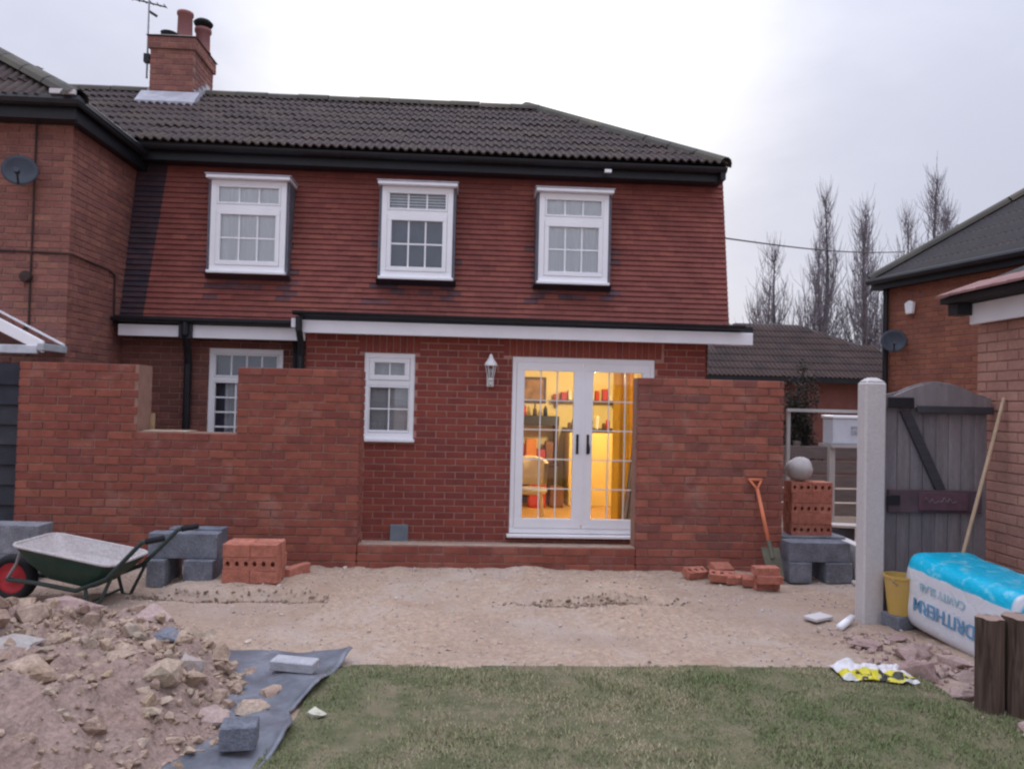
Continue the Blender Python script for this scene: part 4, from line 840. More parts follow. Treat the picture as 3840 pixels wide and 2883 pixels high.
# ------------------------------------------------------------------ side passage behind the post
BRD = mat('weathered_board', None, .9, sc=4, var=.25, bump=.3, bsc=40, ramp=[(.20, .16, .15), (.16, .13, .125), (.24, .19, .17)], stretch=(1, 8, 8))
sf = thing('board_fence', 'weathered horizontal board fence behind the stacked bricks', 'fence', (4.8, 10.5, 0))
for k in range(5): MB().box(3.3, 6.3, 10.5, 10.53, .06+k*.2, .235+k*.2).build('board', BRD, sf, bevel=.006)
for x in (3.4, 4.6, 5.8): MB().box(x, x+.08, 10.532, 10.6, 0, 1.1).build('post', BRD, sf)
WFR = mat('white_painted_frame', (.42, .40, .385), .6, sc=6, var=.12)
wf = thing('garden_stand', 'white stand of posts and rails behind the concrete post', 'stand', (4.6, 9, 0))
MB().box(4.36, 4.43, 9.0, 9.06, 0, 1.10).build('leg', WFR, wf); MB().box(5.2, 5.27, 9.0, 9.06, 0, 1.10).build('leg', WFR, wf); MB().box(4.36, 5.27, 8.95, 9.3, 1.102, 1.14).build('top', WFR, wf); MB().box(4.0, 5.3, 9.4, 9.44, 1.52, 1.56).build('rail', WFR, wf); MB().box(4.02, 4.06, 9.441, 9.48, 0, 1.56).build('leg', WFR, wf)
wb = thing('white_box', 'white plastic box standing on the white stand', 'box', (4.7, 9.12, 1.142)); MB().box(4.40, 5.0, 9.0, 9.28, 1.142, 1.45).build('body', mat('white_box_plastic', (.58, .62, .69), .4, var=.1), wb, bevel=.015, seg=2); MB().box(4.385, 5.015, 8.985, 9.295, 1.452, 1.49).build('lid', UPVC, wb, bevel=.008); MB().box(4.62, 4.78, 8.994, 8.998, 1.26, 1.36).build('printed_mark', mat('grey_print', (.34, .37, .42), .6, sc=30, var=.5), wb)
LEAF = mat('ivy_leaf', None, .7, sc=4, var=.3, ramp=[(.03, .034, .026), (.045, .046, .034), (.065, .056, .044), (.03, .03, .026)])
def bush(name, label, cat, c, rx_, ry_, rz_, n, ls, stems=3):
    t_ = thing(name, label, cat, (c[0], c[1], 0)); p = rng.normal(size=(n, 3)); p /= np.linalg.norm(p, axis=1)[:, None]; rad = rng.random(n)**.5
    lumpy = 1+.35*np.sin(p[:, 0]*5+p[:, 2]*7)+.2*np.sin(p[:, 1]*9); p = p*(rad*lumpy)[:, None]*np.array([rx_, ry_, rz_])+np.array(c)
    d1 = rng.normal(size=(n, 3)); d1 /= np.linalg.norm(d1, axis=1)[:, None]; d2 = np.cross(d1, rng.normal(size=(n, 3))); d2 /= np.linalg.norm(d2, axis=1)[:, None]
    l_ = rng.uniform(.5, 1, (n, 1))*ls; V = np.empty((n*4, 3)); V[0::4] = p-d1*l_; V[1::4] = p+d2*l_*.5; V[2::4] = p+d1*l_; V[3::4] = p-d2*l_*.5
    link('crown', fastmesh('crown', V, np.arange(n*4).reshape(-1, 4), LEAF), t_)
    for i in range(stems):
        x = c[0]+random.uniform(-.4, .4)*rx_; MB().tube([(x, c[1], 0), (x+random.uniform(-.1, .1), c[1], c[2]*.6), (c[0]+random.uniform(-.6, .6)*rx_, c[1], c[2]+rz_*.5)], [.04, .03, .01], 6).build('stem', BARK, t_)
BARK = mat('bark', (.09, .078, .078), .95, sc=8, var=.3, bump=.5, bsc=30)
bush('ivy_clad_shrub', 'dark ivy covered shrub rising behind the right hand new wall', 'shrub', (4.85, 11.0, 1.25), .26, .25, .80, 9000, .026)

# ------------------------------------------------------------------ bare poplars
TWIG = mat('twig', (.17, .15, .17), .95, sc=2, var=.2)
def poplar(x, y, h, seed, label, spread=.10):
    rd = random.Random(seed); t_ = thing('bare_poplar', label, 'tree', (x, y, 0), 'bare poplars beyond the houses'); q = MB()
    def trunk(z): return Vector((x + .15*math.sin(z*.5+seed), y + .1*math.cos(z*.4+seed), z))
    zs_ = [h*i/8 for i in range(9)]; MB().tube([trunk(z) for z in zs_], [max(.03, .20*(1-z/h)**.8*h/12) for z in zs_], 6).build('trunk', BARK, t_)
    for i in range(int(h*7.5)):
        z = h*(.06+.92*rd.random()); b0 = trunk(z); a = rd.uniform(0, 6.283); reach = (h-z)*.32+.7; reach *= rd.uniform(.5, 1.15); w_ = spread*h*(1.05-(z/h)**1.6)*rd.uniform(.35, 1.1)
        pts = []
        for k in range(5):
            s = k/4; o_ = w_*math.sin(min(1, s*1.25)*math.pi/2); pts.append(b0+Vector((math.cos(a)*o_+rd.gauss(0, .05), math.sin(a)*o_+rd.gauss(0, .05), reach*(s**1.15)*1.25)))
        r0_ = .030*(1-z/h)*rd.uniform(.6, 1.6)+.012; q.tube(pts, [r0_, r0_*.8, r0_*.6, r0_*.45, r0_*.25], 3, False)
        for s_ in range(6):
            j = rd.randint(1, 3); p = pts[j]; a2 = rd.uniform(0, 6.283); l_ = rd.uniform(.4, 1.3); o_ = l_*rd.uniform(.15, .75)
            q.tube([p, p+Vector((math.cos(a2)*o_*.7, math.sin(a2)*o_*.7, l_*.5)), p+Vector((math.cos(a2)*o_, math.sin(a2)*o_, l_))], [.011, .009, .005], 3, False)
    me = D.meshes.new('crown'); me.from_pydata(q.v, [], q.f); link('crown', me, t_, TWIG)
for i, (x, h, lb, sp) in enumerate(((15.3, 6.4, 'short bare poplar nearest the main house', .20), (16.3, 8.4, 'bare poplar close left of the broad one', .19), (17.25, 10.7, 'broad bare poplar standing apart, left of the tallest pair', .19), (18.4, 8.6, 'low bare poplar between the broad one and the slender tall one', .2), (19.3, 10.2, 'bare poplar close left of the slender tall one', .14), (20.15, 13.6, 'slender tall bare poplar left of the orange house roof tip', .11), (21.2, 11.2, 'bare poplar just right of the slender tall one', .14), (21.9, 9.4, 'lower bare poplar hidden partly by the roof tip', .17),
        (22.5, 12.9, 'tall bare poplar directly above the roof tip of the orange house', .12), (23.5, 11.9, 'bare poplar standing close right of the one above the roof tip', .13), (25.9, 14.6, 'rightmost bare poplar showing over the orange house roof', .11), (27.2, 12.8, 'bare poplar barely showing over the roof at the far right', .13))): poplar(x, 40+(i % 3)*1.2, h, i*3+1, lb, sp)
pts = [Vector((3.06, 9.25, 3.66)).lerp(Vector((9.6, 16.4, 5.12)), s/14) - Vector((0, 0, .08*math.sin(math.pi*s/14))) for s in range(15)]
tag(MB().tube(pts, .010, 5).build('overhead_wire', CABLE, None), 'thin overhead wire running from the tile hung wall to the right', 'wire')

# ------------------------------------------------------------------ post and gate
pp = MB(); pp.box(2.925, 3.085, 5.48, 5.61, -.1, 1.765); pp.hexa([(2.925, 5.48, 1.765), (3.085, 5.48, 1.765), (3.085, 5.61, 1.765), (2.925, 5.61, 1.765), (2.965, 5.52, 1.80), (3.045, 5.52, 1.80), (3.045, 5.57, 1.80), (2.965, 5.57, 1.80)])
tag(pp.build('concrete_post', CONC, None, bevel=.012), 'tall pale concrete gate post with a pointed top', 'post')
GWD = mat('weathered_gate_wood', None, .9, sc=3, var=.25, bump=.4, bsc=30, fine=.15, ramp=[(.22, .20, .21), (.19, .172, .185), (.25, .22, .23), (.20, .18, .19)], stretch=(6, 6, .7)); GDK = mat('dark_gate_rail', (.055, .052, .06), .85, sc=6, var=.3, stretch=(.7, 6, 6))
gt = thing('garden_gate', 'weathered arched wooden garden gate beside the concrete post', 'gate', (3.5, 5.56, 0)); gx0, gx1 = 3.115, 3.915; nb_ = 8; bw_ = (gx1-gx0)/nb_
atop = lambda x: 1.68 + .105*max(0, math.cos((x-3.515)/.40*math.pi/2*1.15))
for i in range(nb_):
    a, b = gx0+i*bw_+.002, gx0+(i+1)*bw_-.002; y_ = 5.56+random.gauss(0, .0015)
    q = MB(); q.hexa([(a, y_, .06), (b, y_, .06), (b, y_+.022, .06), (a, y_+.022, .06), (a, y_, atop(a)), (b, y_, atop(b)), (b, y_+.022, atop(b)), (a, y_+.022, atop(a))]); q.build('board', GWD, gt, bevel=.004)
q = MB(); n = 14
for i in range(n+1):
    x = gx0+(gx1-gx0)*i/n; q.v += [(x, 5.525, 1.585), (x, 5.525, atop(x)-.012), (x, 5.557, 1.585), (x, 5.557, atop(x)-.012)]
for i in range(n): a = 4*i; q.f += [(a, a+4, a+5, a+1), (a+1, a+5, a+7, a+3), (a, a+2, a+6, a+4)]
q.f += [(0, 1, 3, 2), (4*n, 4*n+2, 4*n+3, 4*n+1)]; q.build('arched_rail', GWD, gt)
MB().box(3.34, 3.93, 5.505, 5.523, 1.545, 1.60).build('top_rail', GDK, gt, bevel=.004); MB().box(gx0, gx0+.2, 5.51, 5.523, 1.58, 1.66).build('top_hinge', BLACK, gt, bevel=.004)
PLQ = mat('purple_brown_plaque', (.115, .062, .078), .7, sc=8, var=.3); MB().box(gx0+.02, gx1-.06, 5.525, 5.557, .80, .97).build('middle_rail', mat('purple_stained_rail', (.10, .068, .082), .85, sc=6, var=.3), gt, bevel=.004); MB().box(3.36, 3.74, 5.507, 5.523, .82, .955).build('plaque', PLQ, gt, bevel=.004)
q = MB(); q.hexa([(3.22, 5.53, 1.56), (3.30, 5.53, 1.56), (3.30, 5.557, 1.56), (3.22, 5.557, 1.56), (3.50, 5.53, .975), (3.58, 5.53, .975), (3.58, 5.557, .975), (3.50, 5.557, .975)]); q.build('brace', GDK, gt, bevel=.003)
MB().box(gx0+.02, gx1-.04, 5.525, 5.557, .16, .28).build('bottom_rail', GWD, gt, bevel=.004); MB().box(gx0, gx0+.10, 5.51, 5.523, .86, .93).build('latch', BLACK, gt, bevel=.004)
SCR = mat('pale_script', (.22, .15, .18), .7); q = MB(); pts = [(3.40+.0045*i, 5.505, .893+.012*math.sin(i*.62)*(1+.6*math.sin(i*.21))+.010*math.sin(i*.19+1)) for i in range(56)]; q.tube(pts, .003, 4); q.build('script', SCR, gt)

# ------------------------------------------------------------------ wheelbarrow
BGR = mat('green_barrow_paint', (.018, .055, .04), .55, col2=(.03, .05, .035), sc=7, var=.35, bump=.15, bsc=30); BIN = mat('mortar_crusted_tray', (.56, .52, .51), .85, col2=(.42, .38, .37), sc=7, var=.25, bump=.6, bsc=40, fine=.2)
BTB = mat('dark_green_tube', (.035, .05, .045), .5, sc=9, var=.3); RUB = mat('black_rubber', (.018, .018, .021), .8, bump=.3); REDP = mat('red_wheel_rim', (.45, .035, .045), .45, sc=12, var=.2)
wb = thing('wheelbarrow', 'green wheelbarrow with a mortar crusted tray in front of the long new wall', 'wheelbarrow', (-2.85, 5.85, 0))
Mb = Matrix.Translation((-2.83, 5.86, float(gz(-2.8, 5.85)))) @ Matrix.Rotation(R(-5), 4, 'Z')
def tray(t_in):
    k = t_in; rim = [(-.41, -.26, .465), (.345, -.28, .335), (.345, .28, .335), (-.41, .26, .465)]; bot = [(-.22, -.15, .215), (.16, -.19, .155), (.16, .19, .155), (-.22, .15, .215)]
    if k: rim = [(x*.985, y_*.97, z+.002) for x, y_, z in rim]; bot = [(x*.95, y_*.95, z+.006) for x, y_, z in bot]
    def rnd(c, r_=.06, m_=4):
        out = []; n_ = len(c)
        for i in range(n_):
            p0, p1, p2 = Vector(c[i-1]), Vector(c[i]), Vector(c[(i+1) % n_]); a = p1+(p0-p1).normalized()*r_; b = p1+(p2-p1).normalized()*r_
            for j in range(m_+1): s = j/m_; out.append((a*(1-s)**2 + p1*2*s*(1-s) + b*s*s))
        return out
    A, B_ = rnd(rim, .09), rnd(bot, .07); mid_ = [a*.5+b*.5+Vector(((a-b).x, (a-b).y, 0))*.12 for a, b in zip(A, B_)]; return A, mid_, B_
for nm, t_in, M_ in (('tray', 0, BGR), ('tray_lining', 1, BIN)):
    A, Md, B_ = tray(t_in); q = MB(); n = len(A); q.add(list(A)+list(Md)+list(B_), [(i, (i+1) % n, n+(i+1) % n, n+i) for i in range(n)] + [(n+i, n+(i+1) % n, 2*n+(i+1) % n, 2*n+i) for i in range(n)] + [tuple(range(2*n, 3*n))], Mb); q.build(nm, M_, wb, smooth=False)
A, _, _ = tray(0); MB().tube([Mb @ p for p in A]+[Mb @ A[0]], .011, 6).build('rim', BIN, wb)
for s in (-1, 1):
    MB().tube([(-.55, s*.07, .175), (-.28, s*.12, .165), (.05, s*.2, .14), (.30, s*.25, .24), (.46, s*.265, .41), (.56, s*.27, .515), (.70, s*.27, .545)], .017, 8, True, Mb).build('handle', BTB, wb, smooth=True)
    MB().tube([(.59, s*.27, .521), (.715, s*.27, .549)], .022, 8, True, Mb).build('grip', RUB, wb, smooth=True)
    MB().tube([(.13, s*.215, .16), (.16, s*.23, .02), (.22, s*.23, .012), (.33, s*.24, .25)], .013, 6, True, Mb).build('leg', BTB, wb)
    MB().tube([(-.55, s*.07, .175), (-.46, s*.10, .30), (-.405, s*.13, .43)], .011, 6, True, Mb).build('stay', ALU, wb)
MB().tube([(.16, -.22, .06), (.16, .22, .06)], .010, 6, True, Mb).build('cross_brace', BTB, wb)
Mw = Mb @ Matrix.Translation((-.545, 0, .172)) @ Matrix.Rotation(R(90), 4, 'X'); wh = MB().lathe([(.115, -.035), (.15, -.045), (.172, -.025), (.176, 0), (.172, .025), (.15, .045), (.115, .035), (.105, 0), (.115, -.035)], (0, 0, 0), 28, Mw).build('wheel', RUB, wb, smooth=True)
MB().lathe([(.0, -.02), (.05, -.03), (.10, -.012), (.116, -.034), (.116, .034), (.10, .012), (.05, .03), (0, .02)], (0, 0, 0), 24, Mw).build('rim', REDP, wh, smooth=True); MB().tube([(0, 0, -.08), (0, 0, .08)], .014, 8, True, Mw).build('axle', ALU, wh)

# ------------------------------------------------------------------ blocks and loose bricks
def blk(x, y, z, w_, d_, h_, rz, label, name='concrete_block', M=BLOCK, cat='block', group=None, rx_=0):
    q = MB().box(-w_/2, w_/2, -d_/2, d_/2, 0, h_); me = q.mesh(name); me.materials.append(M)
    o = link(name, me, None, None, Matrix.Translation((x, y, z)) @ Matrix.Rotation(R(rz), 4, 'Z') @ Matrix.Rotation(R(rx_), 4, 'X')); b = o.modifiers.new('bevel', 'BEVEL'); b.width = .005; b.segments = 1
    return tag(o, label, cat, group)
blk(-2.50, 6.50, 0, .14, .44, .215, 2, 'grey block standing on the ground at the left foot of the block bridge')
blk(-2.15, 6.50, 0, .235, .44, .215, -2, 'grey block standing on the ground at the right foot of the block bridge')
blk(-2.31, 6.42, .217, .55, .14, .205, 1, 'long grey block bridging the front of the two feet')
blk(-2.27, 6.60, .217, .44, .14, .215, 0, 'grey block bridging the back of the two feet')
blk(-3.72, 6.55, 0, .44, .215, .215, 1, 'lower grey block of the pair at the left edge'); blk(-3.715, 6.55, .217, .44, .215, .235, -1, 'upper grey block of the pair at the left edge'); blk(-3.35, 6.7, 0, .3, .215, .10, 20, 'thin grey block lying behind the wheelbarrow')
blk(2.99, 6.90, 0, .20, .44, .18, 0, 'grey block on the ground at the left foot of the right hand pile'); blk(3.34, 6.90, 0, .24, .44, .18, 2, 'grey block on the ground at the right foot of the right hand pile')
blk(3.17, 6.80, .182, .56, .2, .175, 0, 'grey block across the front of the right hand pile under the brick stack'); blk(3.25, 7.17, .0, .66, .26, .355, 1, 'large grey block at the back carrying the brick stack'); blk(3.58, 6.95, 0, .1, .44, .33, -3, 'thin grey block on edge at the right of the right hand pile', M=CONC)
def pbrick():
    w_, h_, d_ = .215, .1025, .065; q = MB(); cw = w_/3
    for c in range(3):
        x0_ = c*cw; sq = [(x0_, 0), (x0_+cw/2, 0), (x0_+cw, 0), (x0_+cw, h_/2), (x0_+cw, h_), (x0_+cw/2, h_), (x0_, h_), (x0_, h_/2)]; cx_, cz_ = x0_+cw/2, h_/2; oc = []
        for (a, b) in sq: th = math.atan2(b-cz_, a-cx_); oc.append((cx_+.019*math.cos(th), cz_+.021*math.sin(th)))
        n = len(q.v); q.v += [(a, 0, b) for a, b in sq]+[(a, 0, b) for a, b in oc]+[(a, .05, b) for a, b in oc]
        for i in range(8): j = (i+1) % 8; q.f += [(n+i, n+j, n+8+j, n+8+i), (n+8+i, n+8+j, n+16+j, n+16+i)]
        q.f.append(tuple(range(n+16, n+24)))
    n = len(q.v); q.v += [(0, 0, 0), (w_, 0, 0), (w_, d_, 0), (0, d_, 0), (0, 0, h_), (w_, 0, h_), (w_, d_, h_), (0, d_, h_)]
    q.f += [(n+3, n+2, n+1, n), (n+4, n+5, n+6, n+7), (n+1, n+2, n+6, n+5), (n+2, n+3, n+7, n+6), (n+3, n, n+4, n+7)]; return q
PBM = pbrick().mesh('loose_brick'); PBM.materials.append(BR_LSE); SBM = brick_mesh(.215, .1025, .065, .005).mesh('loose_brick'); SBM.materials.append(BR_LSE)
def brk(T, label, group, solid=False, pre=''):
    label = pre+label; return tag(link('loose_brick', SBM if solid else PBM, None, None, T), label, 'brick', group)
for lay_ in range(3):
    for dpt in range(4):
        for c in range(2):
            T = Matrix.Translation((-1.93+c*.2165+random.gauss(0, .003), 6.17+dpt*.068+random.gauss(0, .003), float(gz(-1.7, 6.2))+lay_*.1035)) @ Matrix.Rotation(random.gauss(0, .015), 4, 'Z')
            brk(T, ('holed brick in the middle layer of the low stack by the block bridge' if lay_ == 1 else ('red brick in the bottom layer of the low stack by the block bridge' if lay_ == 0 else 'red brick in the top layer of the low stack by the block bridge')), 'low stack of bricks by the left wall', lay_ != 1, (('front left ' if c == 0 else 'front right ') if dpt == 0 else 'inner ' ))
for i, (x, y, rz) in enumerate(((-1.46, 6.42, 70), (-1.44, 6.52, 64))): brk(Matrix.Translation((x, y, 0.02)) @ Matrix.Rotation(R(rz), 4, 'Z'), 'loose red brick leaning at the right side of the low stack', 'bricks leaning on the low stack', True)
for lay_ in range(5):
    for dpt in range(3):
        for c in range(2):
            T = Matrix.Translation((3.08+c*.20+random.gauss(0, .003), 7.10+dpt*.068, .357+lay_*.1005)) @ Matrix.Rotation(random.gauss(0, .012), 4, 'Z') @ Matrix.Diagonal((.92, 1, .97, 1)); brk(T, ['holed brick in the bottom layer of the tall stack on grey blocks', 'red brick in the second layer of the tall stack on grey blocks', 'holed brick in the third layer of the tall stack on grey blocks', 'red brick in the fourth layer of the tall stack on grey blocks', 'holed brick in the top layer of the tall stack on grey blocks'][lay_], 'tall stack of bricks by the right wall', lay_ % 2 == 1, (('front left ' if c == 0 else 'front right ') if dpt == 0 else 'inner '))
for i, (x, y, z, rx_, ry_, rz, sol, lb) in enumerate(((1.98, 6.72, .01, -70, 5, 25, 0, 'holed brick at the left end of the tumbled row'), (2.14, 6.62, .02, -75, 8, -10, 0, 'second brick of the tumbled row, holes facing up'), (2.28, 6.56, .01, -80, 12, 10, 1, 'third brick of the tumbled row'), (2.38, 6.46, .02, -78, -6, -14, 1, 'fourth brick of the tumbled row, beside the double pile'), (2.47, 6.38, .004, -90, 0, 6, 1, 'lower brick of the double pile at the right of the tumbled row'), (2.46, 6.33, .07, -90, 0, -4, 1, 'middle brick of the double pile at the right of the tumbled row'), (2.45, 6.35, .136, -88, 0, 2, 1, 'topmost brick of the double pile at the right of the tumbled row'), (2.2, 6.70, .06, -60, 20, 30, 1, 'brick lying across the back of the tumbled row'))):
    brk(Matrix.Translation((x, y, z + (.065 if rx_ > -85 and False else 0))) @ Matrix.Rotation(R(rz), 4, 'Z') @ Matrix.Rotation(R(rx_), 4, 'X') @ Matrix.Rotation(R(ry_*.4), 4, 'Y') @ Matrix.Translation((0, -.065, 0)), lb, 'tumbled bricks by the right wall', bool(sol))
# round pale sack on the stack
q = MB(); n = 18; v_, f_ = [], []
for i in range(11):
    ph = math.pi*i/10
    for k in range(n):
        th = 2*math.pi*k/n; r_ = .125*(1+.12*mnoise(Vector((math.sin(ph)*math.cos(th), math.sin(ph)*math.sin(th), math.cos(ph)))*1.7)+.07*mnoise(Vector((math.sin(ph)*math.cos(th), math.sin(ph)*math.sin(th), math.cos(ph)))*5)+.10*max(0, math.cos(ph)-.8)); v_.append((3.20+r_*math.sin(ph)*math.cos(th)*1.05, 7.22+r_*math.sin(ph)*math.sin(th), .975+r_*math.cos(ph)*.92))
for i in range(10):
    for k in range(n): f_.append((i*n+k, i*n+(k+1) % n, (i+1)*n+(k+1) % n, (i+1)*n+k))
q.add(v_, f_); tag(q.build('sand_sack', mat('pale_grey_sack', (.46, .43, .42), .9, sc=9, var=.15, bump=.4, bsc=40), None, smooth=True), 'pale grey rounded sack resting on top of the tall brick stack', 'sack')
# spade leaning on the right wall
SPO = mat('orange_spade_plastic', (.62, .19, .095), .55, sc=8, var=.12); STL = mat('muddy_steel', (.14, .135, .10), .6, metal=.3, sc=10, var=.35)
sp_ = thing('spade', 'orange handled spade leaning against the right hand new wall', 'spade', (2.68, 6.8, 0)); a, b = Vector((2.735, 6.76, .30)), Vector((2.685, 6.955, .80)); d_ = (b-a).normalized(); sx = Vector((1, 0, 0))
MB().tube([a, b], [.019, .017], 8).build('shaft', SPO, sp_, smooth=True)
h0 = b+d_*.09; q = MB().tube([b-d_*.01, b+d_*.03-sx*.02, h0-sx*.058], .012, 6); q.tube([b-d_*.01, b+d_*.03+sx*.02, h0+sx*.058], .012, 6); q.tube([h0-sx*.066, h0+sx*.066], .0145, 8); q.build('d_handle', SPO, sp_, smooth=True)
q = MB(); e = a-d_*.28; nrm = Vector((0, -.9, -.2)); q.add([a-sx*.085-d_*.0+nrm*.002, a+sx*.085+nrm*.002, e+sx*.07, e-sx*.07+nrm*0, a-sx*.085+Vector((0, .008, 0)), a+sx*.085+Vector((0, .008, 0)), e+sx*.07+Vector((0, .006, 0)), e-sx*.07+Vector((0, .006, 0))], [(0, 1, 2, 3), (7, 6, 5, 4), (0, 4, 5, 1), (1, 5, 6, 2), (2, 6, 7, 3), (3, 7, 4, 0)]); q.tube([a-d_*.10, a+d_*.06], .022, 8); q.build('blade', STL, sp_)
# boards and scraps in the passage
for i, (x, y, z, w_, d2, rz, lb) in enumerate(((3.85, 7.9, .32, .55, .18, -12, 'pale board lying behind the right hand block pile'), (3.75, 7.3, .10, .5, .12, 25, 'short pale board on the ground beside the thin grey block'), (3.55, 6.62, .0, .22, .10, -20, 'small pale offcut on the ground at the foot of the concrete post'))): blk(x, y, z, w_, d2, .03, rz, lb, 'board', mat('pale_board_%d' % i, (.50, .45, .42), .85, sc=6, var=.15), 'board')
blk(3.86, 7.95, 0, .4, .3, .31, 8, 'dark crate under the pale board in the passage', 'crate', mat('dark_crate', (.05, .05, .06), .8), 'crate')
lump(3.95, 8.6, .28, 'mound of pale sand in the side passage', None, 'sand_mound', 'sand', SAND, 0, .6)

# ------------------------------------------------------------------ insulation pack, bucket, logs, stones
PK = D.materials.new('printed_wrap'); PK.use_nodes = True; t = PK.node_tree; b = t.nodes['Principled BSDF']; tcg = t.nodes.new('ShaderNodeTexCoord').outputs['Object']; s3 = t.nodes.new('ShaderNodeSeparateXYZ'); t.links.new(tcg, s3.inputs[0])
nz = noise(t, tcg, 7, 4, .6); zz_ = mth(t, 'ADD', s3.outputs[2], mth(t, 'MULTIPLY', mth(t, 'SUBTRACT', nz, .5), .035)); topm = mapr(t, zz_, .425, .435, 0, 1); nearm = mth(t, 'MULTIPLY', mapr(t, s3.outputs[1], -.50, -.51, 0, 1), mapr(t, zz_, .34, .35, 0, 1)); notedge = mapr(t, s3.outputs[1], -.475, -.465, 0, 1)
topm = mth(t, 'MULTIPLY', topm, notedge); cy_ = mth(t, 'MAXIMUM', topm, nearm); cb = mixc(t, mapr(t, noise(t, tcg, 16, 3, .6), .52, .66, 0, .6, True), (.0, .48, .72), (.22, .66, .82)); t.links.new(mixc(t, cy_, (.72, .74, .80), cb), b.inputs['Base Color']); b.inputs['Roughness'].default_value = .28
bp = t.nodes.new('ShaderNodeBump'); bp.inputs['Strength'].default_value = .55; bp.inputs['Distance'].default_value = .02; t.links.new(noise(t, tcg, 9, 5, .65, 1.2), bp.inputs['Height']); t.links.new(bp.outputs[0], b.inputs['Normal'])
pk = thing('insulation_pack', 'white and cyan plastic wrapped insulation pack lying beside the gate', 'insulation pack', (3.42, 4.8, 0)); Mp = Matrix.Translation((3.43, 4.86, -.005)) @ Matrix.Rotation(R(4), 4, 'Z') @ Matrix.Rotation(R(3.5), 4, 'X')
bm = bmesh.new(); bmesh.ops.create_cube(bm, size=1); bmesh.ops.scale(bm, vec=(.52, 1.06, .53), verts=bm.verts); bmesh.ops.translate(bm, vec=(0, 0, .265), verts=bm.verts); bmesh.ops.bevel(bm, geom=bm.edges[:], offset=.12, segments=6, affect='EDGES', profile=.6); bmesh.ops.subdivide_edges(bm, edges=[e_ for e_ in bm.edges if e_.calc_length() > .2], cuts=7, use_grid_fill=True)
for v in bm.verts: p = v.co; k = .010*math.sin(p.y*23+p.z*9)+.008*math.sin(p.z*31+p.y*7); v.co = p*(1+k) + Vector((0, 0, -.02*math.sin((p.y+.53)*3)*0))
me = D.meshes.new('wrap'); bm.to_mesh(me); bm.free(); me.polygons.foreach_set('use_smooth', [True]*len(me.polygons)); me.materials.append(PK); body = link('wrap', me, pk); body.matrix_basis = Mp
INK = mat('blue_print_ink', (.13, .30, .48), .4); INK2 = mat('teal_print_ink', (.32, .50, .58), .4)
def text(s, size, M, parent, T, name='printed_text', off=0.):
    cu = D.curves.new(name, 'FONT'); cu.body = s; cu.size = size; cu.align_x = 'CENTER'; cu.align_y = 'CENTER'; cu.extrude = .001; cu.offset = off; tmp = D.objects.new(name, cu); COL.objects.link(tmp); bpy.context.view_layer.update()
    me = D.meshes.new_from_object(tmp); D.objects.remove(tmp); D.curves.remove(cu); me.materials.append(M); o = link(name, me, parent); o.matrix_basis = T; return o
face = Matrix(((0, 0, -1, 0), (-1, 0, 0, 0), (0, 1, 0, 0), (0, 0, 0, 1)))      # text plane on the side that faces left, reading along -y
flip = Matrix.Rotation(math.pi, 4, 'Z')                                        # the pack lies upside down
text('DRITHERM', .125, INK, pk, Mp @ Matrix.Translation((-.2685, .08, .20)) @ face @ flip, off=.002); text('CAVITY SLAB', .075, INK2, pk, Mp @ Matrix.Translation((-.2675, .10, .335)) @ face @ flip, off=.001)
YB = mat('yellow_bucket_plastic', (.55, .36, .085), .5, sc=8, var=.15, col2=(.48, .31, .10)); bk = thing('bucket', 'yellow builders bucket between the concrete post and the insulation pack', 'bucket', (3.13, 5.36, .09))
MB().lathe([(0, .0), (.075, .0), (.105, .26), (.112, .262), (.112, .28), (.103, .28), (.073, .012), (0, .012)], (3.13, 5.36, .095), 24).build('body', YB, bk, smooth=False); MB().tube([(3.13+.112*math.cos(th), 5.36+.03*math.sin(th)-.105, .36-.05*abs(math.sin(th))) for th in [math.pi*i/8 for i in range(9)]], .004, 5).build('handle', ALU, bk)
blk(3.13, 5.37, .0, .17, .17, .093, 15, 'low grey block under the yellow bucket')
tu = thing('sealant_tube', 'white sealant tube lying on the sand by the concrete post', 'tube', (2.74, 5.36, .03)); a, b = Vector((2.63, 5.24, .03)), Vector((2.83, 5.46, .035)); MB().tube([a, b], .026, 14).build('barrel', UPVC, tu, smooth=True); MB().tube([b, b+(b-a).normalized()*.02, b+(b-a).normalized()*.08], [.014, .01, .004], 8).build('nozzle', UPVC, tu, smooth=True)
blk(2.62, 5.55, 0, .20, .12, .025, 30, 'flat grey scrap on the sand beside the sealant tube', 'scrap', CONC, 'scrap')
tag(MB().tube([(3.44, 5.36, .02), (3.585, 5.35, .5), (3.93, 5.40, 1.67)], [.014, .014, .013], 8).build('wooden_pole', mat('pale_wood_pole', (.50, .36, .24), .7, sc=8, var=.2), None, smooth=True), 'pale wooden pole leaning across the gate against the outbuilding', 'pole')
tag(MB().tube([(3.86, 4.98, .1), (3.935, 5.05, .98)], .008, 6).build('garden_cane', TIM, None, smooth=True), 'thin garden cane leaning on the outbuilding at the right edge', 'cane')
LOG = D.materials.new('split_log'); LOG.use_nodes = True; t = LOG.node_tree; b = t.nodes['Principled BSDF']; g = t.nodes.new('ShaderNodeNewGeometry'); q_ = t.nodes.new('ShaderNodeVectorMath'); q_.operation = 'MULTIPLY'; t.links.new(g.outputs['Position'], q_.inputs[0]); q_.inputs[1].default_value = (34, 34, 2.5)
